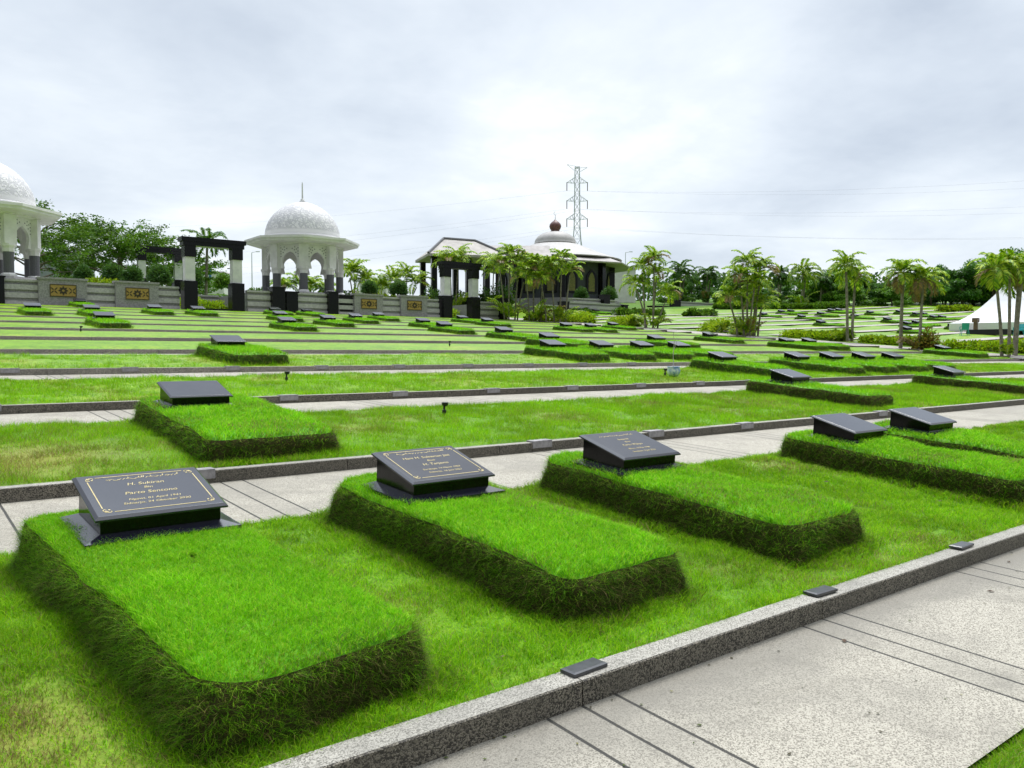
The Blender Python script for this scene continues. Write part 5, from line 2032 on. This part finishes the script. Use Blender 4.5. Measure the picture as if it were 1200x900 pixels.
def build_plants():
    # ---- palms along the cross road
    g = 'palm clumps along the cross road'
    areca_clump((46.9, 42.9, plane_z(42.9)), [(-.5, .1, 4.3, -.3, .1), (.15, -.1, 5.0, .1, 0), (.45, .2, 3.9, .6, .2), (-.1, .3, 3.0, -1.0, .2), (.5, -.2, 2.4, .9, -.2)],
                'lone palm clump beyond the lawn, before the low walls right of the hall', g, 31, flen=1.5, nf=12, ll=.52, wid=.075, brown=.15, young=10, suck=1.1, el=(.2, 1.4))
    areca_clump((45.6, 33.0, plane_z(33.0)), [(-.5, 0, 3.6, -.5, 0), (.1, .2, 4.6, .1, .1), (.5, -.1, 4.2, .6, 0), (.8, .3, 3.0, .9, .3), (-.9, .2, 2.2, -.6, .2), (-.2, -.2, 3.2, .2, -.2), (1.0, 0, 2.0, .4, 0)],
                'dense palm clump with brown hanging fronds, right of centre at the road', g, 32, flen=1.4, nf=12, ll=.52, wid=.075, brown=.25, young=16, suck=1.2, el=(.1, 1.4))
    areca_clump((48.6, 27.6, plane_z(27.6)), [(-.2, 0, 4.5, -.1, .1), (.5, .1, 3.9, 1.0, .4)],
                'two grey stemmed palms rising beside the pale path, left of the taller group', g, 33, flen=1.35, nf=16, ll=.5, wid=.075, thick=.10, young=0, brown=.1, el=(-.3, 1.45))
    areca_clump((45.2, 22.6, plane_z(22.6)), [(0, 0, 3.9, .15, 0)],
                'single stout palm standing on the paved strip, third trunk from left', g, 34, flen=1.4, nf=18, ll=.5, wid=.075, thick=.11, young=0, brown=.25, el=(-.5, 1.45))
    areca_clump((44.9, 21.4, plane_z(21.4)), [(0, 0, 3.6, .9, .3)],
                'leaning palm with brown lower fronds beside a rusty coloured shrub', g, 35, flen=1.4, nf=17, ll=.5, wid=.075, thick=.09, young=7, brown=.75, el=(-.6, 1.35), suck=.8)
    areca_clump((45.4, 17.2, plane_z(17.2)), [(-.35, .1, 4.1, -.5, .2), (.25, 0, 4.3, .1, .1), (.8, -.1, 4.3, .9, .1), (1.4, 0.2, 4.0, 1.2, .3)],
                'palm clump at the right edge standing in front of the white tent', g, 36, flen=1.35, nf=15, ll=.5, wid=.075, thick=.09, young=2, brown=.12, el=(-.6, 1.4), suck=.6)
    # ---- big palm thicket left of the hall
    g = 'palms of the thicket before the hall'
    for i, (px, pb, st, lab, sd, sz) in enumerate((
            (598, 378, [(-.6, 0, 4.2, -.5, 0), (0, .2, 5.2, .1, 0), (.5, 0, 4.6, .5, .1), (.9, .2, 3.3, .7, 0)], 'leftmost palm clump of the thicket, tallest with pale stems', 41, 2.2),
            (627, 378, [(-.6, 0, 3.8, -.4, 0), (0, .2, 4.6, 0, 0), (.6, 0, 4.0, .4, .1)], 'palm clump inside the thicket, half hidden between its neighbours', 42, 2.0),
            (655, 380, [(-.5, 0, 4.4, -.4, 0), (.2, .1, 5.0, .2, 0), (.8, .1, 4.0, .5, 0), (-1.1, .3, 3.2, -.5, .1)], 'palm clump at the right of the thicket with two bare pale stems', 43, 2.0))):
        p = at(px, pb, 54.2 - i * 1.5)
        areca_clump((p.x, p.y, plane_z(p.y)), st, lab, g, sd, flen=sz * .72, nf=12, ll=.55, wid=.08, brown=.2, young=16, el=(.1, 1.4), suck=1.4)
    p = at(577, 350, 66)
    areca_clump((p.x, p.y, 5.7), [(0, 0, 4.6, .2, 0), (.6, .2, 3.6, .5, .2)], 'tall bright palm behind the middle gate with feathery crown', g, 44, flen=2.3, nf=11, ll=.6, wid=.08)
    # ---- palms behind the granite wall
    g = 'palm clumps behind the granite wall'
    for px, Y, st, lab, sd, fl in ((418, 70, [(-.3, 0, 2.8, -.4, 0), (.4, .1, 2.2, .6, 0), (0, .4, 3.2, .1, .2)], 'palm clump right beside the white domed kiosk', 51, 2.2),
                                   (471, 70, [(-.5, 0, 2.4, -.6, 0), (.3, 0, 3.0, .3, 0), (.9, .2, 2.3, .9, 0), (-1.1, .1, 1.6, -.8, 0)], 'wide bushy palm clump between kiosk and pavilion', 52, 2.4),
                                   (531, 68, [(-.3, 0, 4.2, -.3, 0), (.4, .1, 4.9, .3, 0), (0, .3, 4.5, 0, .2)], 'upright bright green palm clump in front of the pale gabled roof', 53, 2.7),
                                   (340, 74, [(-.3, 0, 1.6, -.4, 0), (.5, .1, 2.0, .5, 0)], 'palm seen through the left arch of the white kiosk', 54, 2.0),
                                   (372, 74, [(-.3, 0, 1.8, -.4, 0), (.5, .1, 1.5, .5, 0)], 'palm seen through the right arch of the white kiosk', 55, 2.0)):
        p = at(px, 350, Y)
        areca_clump((p.x, Y, 5.75), st, lab, g, sd, flen=fl * .85, nf=12, ll=.64, wid=.09, young=14, brown=.08, el=(.15, 1.4), suck=1.1)
    p = at(241, 335, 84)
    areca_clump((p.x, 84, 5.75), [(0, 0, at(241, 287, 84).z - 5.9, .2, 0)], 'single palm with pale trunk seen through the large left gate', None, 56, pal=PALM_D, name='palm_tree', flen=2.6, nf=13, ll=.8, wid=.13, thick=.17, young=0, el=(-.2, 1.2))
    # ---- far palms
    g = 'distant palms'
    for px, top, D, lab, sd, fl, pal in ((797, 318, 125, 'distant dark palm left of the dense palm clump', 61, 2.6, PALM_D), (940, 320, 120, 'distant broad palm at the far wall', 62, 3.0, PALM_Y * .8),
                                         (912, 322, 128, 'small distant palm left of the broad one', 63, 2.2, PALM_D), (828, 322, 130, 'faint distant palm beside the dense clump', 64, 2.4, PALM_D),
                                         (962, 330, 124, 'low distant palm right of the broad one', 65, 2.3, PALM_D)):
        p = at_depth(px, top, D)
        z0 = gz_(p.x, p.y)
        areca_clump((p.x, p.y, z0), [(0, 0, max(1.5, p.z - z0), .2, 0), (.8, .3, max(1.2, (p.z - z0) * .8), .5, 0)], lab, g, sd, pal=pal, flen=fl, nf=12, ll=.85, wid=.16, thick=.16, young=5, el=(-.2, 1.2))

    # ---- trees at left
    p = at(62, 330, 80)
    limb_tree((p.x - 1.5, 80, 5.7), (at(62, 228, 80).z - 5.7) * .80, 4.3, 'plumed tree behind the left kiosk with long layered branches', seed=71, pal=TREE_M * .9, plume=True, nclump=170, per=66, leaf=.27, first=.35, trunk=.3)
    p = at(143, 330, 84)
    limb_tree((p.x, 84, 5.7), (at(143, 240, 84).z - 5.7) * .82, 4.7, 'large spreading green tree behind the left granite wall', seed=73, pal=TREE_M * 1.05, plume=True, nclump=270, per=90, leaf=.27, first=.22, trunk=.4)
    p = at(195, 330, 88)
    limb_tree((p.x, 88, 5.7), (at(195, 268, 88).z - 5.7) * .74, 3.6, 'smaller bright green tree joined to the right of the spreading tree', seed=74, pal=TREE_M * 1.4, plume=True, nclump=180, per=78, leaf=.26, first=.25, trunk=.25)

    # ---- clipped round shrubs and beds on the terrace behind the wall
    g = 'clipped round shrubs behind the granite wall'
    for i, (px, py, rp, Y, lab) in enumerate(((98, 321, 10, 66, 'small clipped round shrub right of the left kiosk'), (133, 320, 13, 66, 'dark clipped shrub over the second inlaid panel'), (155, 322, 11, 66, 'dark clipped shrub left of the far gate post'),
                                              (187, 322, 13, 63, 'pale clipped ball shrub between the two left gates'), (228, 325, 10, 70, 'clipped ball shrub in a black pot inside the left gate'),
                                              (262, 330, 11, 70, 'bright shrub in a black pot at the right inside the left gate'), (433, 337, 9, 64, 'clipped ball shrub between the kiosk and the inlaid panels'), (467, 338, 10, 62, 'dark ball shrub right of the first small inlaid panel'),
                                              (714, 344, 9, 0, 'dark round shrub at the right of the steps of the hall'), (681, 344, 8, 0, 'low round shrub under the arched windows of the hall'))):
        if Y:
            p = at(px, py, Y)
        else:
            p = at_depth(px, py, 98)
        D = float(np.dot(np.array([p.x, p.y, p.z - CAM_Z]), FW))
        rad = rp * D / 950
        pal = TREE_B if i != 5 else TREE_M * 1.3
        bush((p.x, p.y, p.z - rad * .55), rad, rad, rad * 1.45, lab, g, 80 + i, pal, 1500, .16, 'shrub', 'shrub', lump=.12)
    hedge((17.6, 60.2, 4.35), 4.6, .9, 1.0, 'yellow green hedge seen through the large left gate', None, 91, HEDGE_Y, 500, .16)
    hedge((38.2, 60.2, 4.3), 4.4, .9, 1.05, 'yellow green planting seen through the middle gate', None, 92, HEDGE_Y, 500, .16)
    for i, (pa, pb, Y, h, lab, pal) in enumerate(((48, 95, 75, 2.0, 'green planting behind the wall right of the left kiosk', TREE_M), (100, 135, 64, 1.1, 'yellow green planting above the first inlaid panel', HEDGE_Y * .8),
                                                 (290, 312, 72, 1.7, 'green bushes left of the white kiosk', TREE_M), (395, 412, 70, 1.6, 'green bushes under the right columns of the kiosk', TREE_M),
                                                 (440, 500, 63, .8, 'low yellow green planting on top of the wall panels', HEDGE_Y * .9), (500, 515, 66, 1.8, 'dark bushes left of the middle gate', TREE_D), (565, 600, 66, 2.6, 'dark bushes right of the middle gate', TREE_D),
                                                 (545, 575, 70, 1.6, 'bushes seen between the posts of the middle gate', TREE_M), (520, 545, 72, 2.2, 'dark bushes under the pavilion', TREE_D))):
        a, b = at(pa, 345, Y), at(pb, 345, Y)
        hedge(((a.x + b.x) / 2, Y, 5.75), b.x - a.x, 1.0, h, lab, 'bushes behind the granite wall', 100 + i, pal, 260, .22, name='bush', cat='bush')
    # ---- plantings along the cross road
    g = 'yellow green hedges along the cross road'
    for i, (x, y, L, sy, sz, rz, lab) in enumerate(((48.6, 37.6, 3.4, 1.3, .95, R_(62), 'round yellow green hedge between the two middle palm clumps'), (48.8, 30.0, 4.6, .9, .62, R_(90), 'yellow green hedge left of the grey stemmed palms'),
                                                   (48.4, 24.9, 3.4, .8, .5, R_(90), 'low yellow green hedge at the feet of the tall palms'), (49.0, 19.2, 5.5, .9, .62, R_(90), 'yellow green hedge in front of the white tent, left part'),
                                                   (48.8, 14.8, 4.0, .8, .55, R_(90), 'yellow green hedge at the right edge before the tent'), (47.8, 46.5, 4.0, .9, .75, R_(70), 'yellow green hedge left of the single palm clump'),
                                                   (46.2, 52.6, 6.0, .9, .6, R_(150), 'yellow green planting at the foot of the palm thicket'), (54.0, 60.0, 6.0, 1.0, .6, R_(20), 'yellow green planting under the stepped wall of the hall'),
                                                   (46.8, 34.4, 1.6, .6, .5, 0, 'small yellow green bush at the foot of the dense palm clump'))):
        hedge((x, y, gz_(x, y)), L, sy, sz, lab, g, 120 + i, HEDGE_Y, 420, .15, rz)
    bush((45.2, 21.2, plane_z(21.2)), .75, .75, 1.15, 'rusty brown shrub at the foot of the leaning palm', None, 131, np.array([[.30, .22, .03], [.24, .16, .02], [.2, .24, .03]]), 700, .16)
    # hedges of the far section
    g = 'clipped hedges of the far section'
    for i, (pa, pb, py, h, lab) in enumerate(((812, 832, 371, .8, 'dark clipped hedge in front of the far granite wall, left end'), (722, 775, 370, .7, 'clipped hedge behind the single palm clump'), (645, 690, 368, .6, 'dark hedge under the stepped wall'),
                                             (838, 905, 362, .8, 'bushy hedge behind the dense palm clump'), (905, 990, 362, .9, 'bushy hedge below the far wall and trees'), (1100, 1135, 365, .9, 'yellow green hedge below the tall trees near the tent'))):
        a, b = on_ground(pa, py), on_ground(pb, py)
        if abs(a.y - b.y) > 30:
            b.y = a.y
        hedge(((a.x + b.x) / 2, (a.y + b.y) / 2, gz_((a.x + b.x) / 2, (a.y + b.y) / 2) - .05), max(3, math.hypot(b.x - a.x, b.y - a.y)), 1.0, h, lab, g, 140 + i, TREE_M * 1.2 if i < 5 else HEDGE_Y, 200, .26, math.atan2(b.y - a.y, b.x - a.x))

    # ---- tree belt at the right and behind
    g = 'trees of the far belt'
    protos = [limb_tree((0, 0, 0), 8.0, 3.6, 'p', 'tree', g, 151, TREE_D * 2.0, nclump=230, per=50, leaf=.42, first=.08, trunk=.22),
              limb_tree((0, 0, 0), 7.0, 3.2, 'p', 'tree', g, 152, TREE_M * 1.4, nclump=210, per=50, leaf=.42, first=.1, trunk=.2),
              limb_tree((0, 0, 0), 9.0, 2.6, 'p', 'tree', g, 153, TREE_B * 1.7, nclump=190, per=48, leaf=.38, first=.1, trunk=.2)]
    belt = [(966, 318, 359, 1), (980, 314, 359, 0), (996, 328, 359, 1), (1012, 326, 359, 0), (1030, 330, 359, 0), (1046, 334, 359, 1), (1062, 330, 358, 0), (1078, 326, 358, 1), (1092, 318, 358, 0), (1106, 308, 358, 2), (1116, 322, 359, 0),
            (1128, 312, 358, 0), (1142, 304, 358, 2), (1152, 306, 359, 0), (1164, 302, 358, 1), (1178, 298, 359, 0), (1192, 298, 358, 1), (1206, 294, 358, 0), (1222, 300, 358, 1), (1240, 300, 358, 0), (1260, 304, 358, 0),
            (790, 326, 0, 1), (812, 322, 0, 0), (838, 318, 0, 2), (860, 324, 0, 1), (884, 330, 0, 0), (915, 326, 0, 0), (948, 330, 0, 1)]
    belt.sort()
    used = set()
    left = [b for b in belt if b[0] < 960]
    for i, b in enumerate(belt):
        px, top, base, k = b
        if base:
            q = on_ground(px, base)
            D = float(np.dot(np.array([q.x, q.y, q.z - CAM_Z]), FW)) + (i % 3) * 4
        else:
            D = 128 + (i % 3) * 6
        p = at_depth(px, top, D)
        z0 = gz_(p.x, p.y) - 0.2
        o = protos[k] if k not in used else copy_tree(protos[k])
        used.add(k)
        o.location = (p.x, p.y, z0)
        s = (p.z - z0) / ((8.0, 7.0, 9.0)[k] * 1.08)
        w = max(s, .6) * (1.25 if k != 2 else 1.0)
        o.scale = (w, w, s)
        o.rotation_euler = (0, 0, i * 1.7)
        if px < 960:
            lab = 'small far tree on the skyline left of the tall palms, %s from the left' % ORD[left.index(b)]
        else:
            lab = '%s behind the palms and tent, number %d of the belt from the left' % (('dark green tree', 'mid green tree', 'slim bluish tree')[k], i - len(left) + 1)
        tag(o, lab)
    # distant wood closing the horizon
    r = np.random.default_rng(171)
    n = 26000
    px = np.concatenate([r.uniform(-500, 330, n // 3), r.uniform(600, 1900, n - n // 3)])
    P, D_ = np.zeros((n, 3)), r.normal(size=(n, 3))
    hh = 5.0 + 4.0 * vnoise(px, px * 0 + 3, .035) + 2.5 * vnoise(px, px * 0 + 9, .11)
    dep = r.uniform(215, 250, n)
    for i in range(n):
        q = sight(px[i], 414) * (dep[i] / 950.0)
        P[i] = (q[0], q[1], 0)
    zg = np.minimum(ground_z(P[:, 0], P[:, 1]), 14)
    P[:, 2] = zg + hh * r.random(n) ** .7
    c = TREE_D[r.integers(0, 4, n)] * (.8 + .5 * r.random(n))[:, None]
    V, F, C = leaf_quads(P, D_, 1.2 * (.6 + r.random(n)), 0.9, c, r)
    tag(np_mesh('distant_wood', V, F, 'leaf', C), kind='stuff')


build_plants()


# ------------------------------------------------------------------ tent, chairs, far buildings
def build_far_things():
    c = at_depth(1183, 392, 66)
    x, y = c.x, c.y
    z0 = gz_(x, y) - 0.05
    D = 66
    ze = at_depth(1183, 379, D).z - z0
    zv = at_depth(1183, 388, D).z - z0
    zp = at_depth(1183, 326, D).z - z0
    t = thing('party_tent', (x, y, z0), 'white peaked party tent behind the palms at the right edge', 'tent', None, R_(8))
    hw = 3.5
    N = 12
    vs, fs = [], []
    rings = 9
    for j in range(rings):
        s = j / (rings - 1)
        k = hw * (1 - s) ** 1.0
        z = ze + (zp - ze) * s ** 1.55
        for (a, b) in ((-1, -1), (0, -1), (1, -1), (1, 0), (1, 1), (0, 1), (-1, 1), (-1, 0)):
            sag = 0.10 * (1 - s) if (a == 0 or b == 0) else 0
            vs.append((a * max(k, .05), b * max(k, .05), z - sag * 0.3))
    for j in range(rings - 1):
        for i in range(8):
            fs.append((j * 8 + i, j * 8 + (i + 1) % 8, (j + 1) * 8 + (i + 1) % 8, (j + 1) * 8 + i))
    m = MB()
    m.add(vs, fs)
    m.build('canopy', 'tent_cloth', t)
    m = MB()
    for (x0, y0, x1, y1) in ((-hw, -hw - .02, hw, -hw), (-hw, hw, hw, hw + .02), (-hw - .02, -hw, -hw, hw), (hw, -hw, hw + .02, hw)):
        m.box(x0, y0, zv, x1, y1, ze - .012)
    v = m.build('valance', 'tent_cloth', t)
    for a in (-1, 1):
        for b in (-1, 1):
            p = MB()
            p.box(a * (hw - .05) - .04, b * (hw - .05) - .04, -.4, a * (hw - .05) + .04, b * (hw - .05) + .04, ze - 0.05)
            p.build('leg', 'steel', t)

    # plastic chairs and a draped table below the tent
    def chair(loc, label, rz):
        q = thing('plastic_chair', loc, label, 'chair', 'teal plastic chairs under the tent', rz)
        m = MB()
        m.box(-.22, -.22, .42, .22, .22, .46)
        m.build('seat', 'teal_plastic', q)
        m = MB()
        m.add([(-.21, .18, .46), (.21, .18, .46), (.21, .22, .46), (-.21, .22, .46), (-.23, .27, .88), (.23, .27, .88), (.23, .31, .88), (-.23, .31, .88)],
              [(3, 2, 1, 0), (4, 5, 6, 7), (0, 1, 5, 4), (1, 2, 6, 5), (2, 3, 7, 6), (3, 0, 4, 7)])
        m.build('backrest', 'teal_plastic', q)
        for a in (-1, 1):
            for b in (-1, 1):
                m = MB()
                m.tube([(a * .19, b * .19, .42), (a * .24, b * .24, 0)], .025, .018, 6)
                m.build('leg', 'teal_plastic', q)
            m = MB()
            m.box(a * .24 - .02, -.2, .62, a * .24 + .02, .2, .65)
            m.box(a * .24 - .018, -.2, .44, a * .24 + .018, -.16, .619)
            m.build('armrest', 'teal_plastic', q)
        return q
    f0 = None
    for i, (px, py, lab) in enumerate(((1130, 401, 'teal plastic chair at the left corner of the white tent'), (1156, 398, 'left one of two teal chairs behind the black draped table'), (1163, 398, 'right one of two teal chairs behind the black draped table'), (1193, 405, 'teal chair at the right edge of the photo beyond the palm'))):
        p = at_depth(px, py, (60, 66, 66, 60)[i])
        z = gz_(p.x, p.y)
        if f0 is None:
            f0 = chair((p.x, p.y, z), lab, 2.2)
        else:
            q = copy_tree(f0)
            q.location = (p.x, p.y, z)
            q.rotation_euler = (0, 0, 1.2 + i)
            tag(q, lab)
        q_ = f0
        if i == 0:
            f0.scale = (1.1, 1.1, 1.1)
    a, b = at_depth(1135, 402, 62), at_depth(1182, 404, 60)
    L = (b - a).length
    t = thing('draped_table', ((a.x + b.x) / 2, (a.y + b.y) / 2, gz_((a.x + b.x) / 2, (a.y + b.y) / 2)), 'long low table under black cloth below the white tent', 'table', None, math.atan2(b.y - a.y, b.x - a.x))
    m = MB()
    m.box(-L / 2, -.4, .42, L / 2, .4, .46)
    m.build('table_top', 'brown_wood', t)
    m = MB()
    m.add([(-L / 2 - .05, -.5, .05), (L / 2 + .05, -.5, .05), (L / 2 + .02, -.42, .47), (-L / 2 - .02, -.42, .47), (L / 2 + .02, .42, .47), (-L / 2 - .02, .42, .47), (L / 2 + .05, .5, .05), (-L / 2 - .05, .5, .05)],
          [(0, 1, 2, 3), (3, 2, 4, 5), (5, 4, 6, 7), (0, 3, 5, 7), (1, 6, 4, 2)])
    m.build('black_drape', 'black_cloth', t)
    # wooden stand under the tent
    p = at_depth(1143, 398, 64)
    t = thing('wooden_stand', (p.x, p.y, gz_(p.x, p.y)), 'small brown wooden stand left of the black draped table', 'stand')
    m = MB()
    m.box(-.35, -.25, 0.0, .35, .25, .08)
    m.box(-.12, -.12, .08, .12, .12, .849)
    m.build('post', 'brown_wood', t)
    m = MB()
    m.box(-.22, -.2, .85, .22, .2, 1.2)
    m.build('head', 'brown_wood', t)

    # white storage building right of the hall, low white building left, blue framed sign, grey hall at far left
    def building(pa, pb, top, base, D, name, label, mat, roof, cat, win=0, z0=None):
        a, b = at_depth(pa, top, D), at_depth(pb, top, D)
        w = (b - a).length
        zb = at_depth(pa, base, D).z - 1.5
        t = thing(name, ((a.x + b.x) / 2, (a.y + b.y) / 2, zb), label, cat, None, -R_(YAW))
        h = a.z - zb
        m = MB()
        m.box(-w / 2, 0, 0, w / 2, w * .8, h * .94)
        m.build('wall', mat, t)
        m = MB()
        m.box(-w / 2 - .2, -.2, h * .94 + .002, w / 2 + .2, w * .8 + .2, h, top=.15)
        m.build('roof', roof, t)
        for i in range(win):
            x0 = -w / 2 + w * (i + .3) / win
            m = MB()
            m.box(x0, -.05, h * .35, x0 + w * .4 / win, -.002, h * .65)
            m.build('window', 'window_glass', t)
        return t
    building(717, 745, 312, 350, 135, 'storage_building', 'tall plain white building just right of the dark hall', 'white_paint', 'grey_paint', 'building')
    building(421, 452, 328, 345, 95, 'white_shed', 'low white building behind the shrubs right of the kiosk', 'white_paint', 'grey_paint', 'building', 1)
    building(40, 90, 295, 320, 300, 'grey_hall', 'long pale grey hall far away between the left kiosk and the tree', 'grey_paint', 'roof_edge', 'building')
    building(902, 925, 333, 350, 150, 'white_wall_building', 'pale building in the gap of the distant trees', 'white_paint', 'roof_edge', 'building', 2)
    building(236, 262, 318, 335, 150, 'pale_building', 'low pale building under the blue framed sign seen through the gate', 'white_paint', 'roof_edge', 'building', 2)
    p = at_depth(241, 322, 140)
    t = thing('blue_frame', (p.x, p.y, p.z - 1.2), 'blue frame standing on the horizon inside the left gate', 'sign frame', None, -R_(YAW))
    w, h = 12 * 140 / 950 / 2, 11 * 140 / 950 + 1.2
    for x0 in (-w, w - .3):
        m = MB()
        m.box(x0, 0, 0, x0 + .3, .3, h - .35)
        m.build('post', 'sign_blue', t)
    m = MB()
    m.box(-w, -.02, h - .348, w, .32, h)
    m.build('beam', 'sign_blue', t)
    # lamp posts on the skyline
    first = None
    for px, top, base, D, lab in ((295, 296, 335, 130, 'thin pale street lamp between the left gate and the white kiosk'), (272, 312, 335, 150, 'small utility pole with crossbar inside the left gate'), (733, 296, 350, 150, 'thin lamp post on the skyline right of the dark hall')):
        p = at_depth(px, top, D)
        zb = at_depth(px, base, D).z - 1
        h = p.z - zb
        t = thing('street_lamp', (p.x, p.y, zb), lab, 'street lamp', 'thin poles on the skyline', -R_(YAW))
        m = MB()
        m.tube([(0, 0, 0), (0, 0, h)], .10, .06, 6)
        m.build('pole', 'steel', t)
        m = MB()
        if 'crossbar' in lab:
            m.box(-.9, -.06, h - .5, .9, .06, h - .35)
            m.build('crossbar', 'wire', t)
        else:
            m.tube([(0, 0, h), (.8, 0, h + .15)], .05, .04, 5)
            m.box(.7, -.1, h + .08, 1.3, .1, h + .2)
            m.build('lamp_arm', 'steel', t)
    # concrete frames in front of the tree belt
    for i, (pa, pb, top, lab) in enumerate(((1128, 1140, 347, 'concrete goal like frame before the trees left of the tent'), (1108, 1114, 348, 'narrow concrete frame left of the wider one before the trees'), (980, 988, 351, 'small concrete frame below the trees behind the leftmost tall palms'))):
        a, b = at_depth(pa, top, 128), at_depth(pb, top, 128)
        w = (b - a).length / 2
        zb = gz_((a.x + b.x) / 2, (a.y + b.y) / 2) - .3
        h = a.z - zb
        t = thing('concrete_frame', ((a.x + b.x) / 2, (a.y + b.y) / 2, zb), lab, 'frame', 'concrete frames before the tree belt', -R_(YAW))
        for s in (-w, w):
            m = MB()
            m.box(s - .14, -.14, 0, s + .14, .14, h - .22)
            m.build('post', 'concrete', t)
        m = MB()
        m.box(-w - .2, -.15, h - .218, w + .2, .15, h)
        m.build('beam', 'concrete', t)


build_far_things()
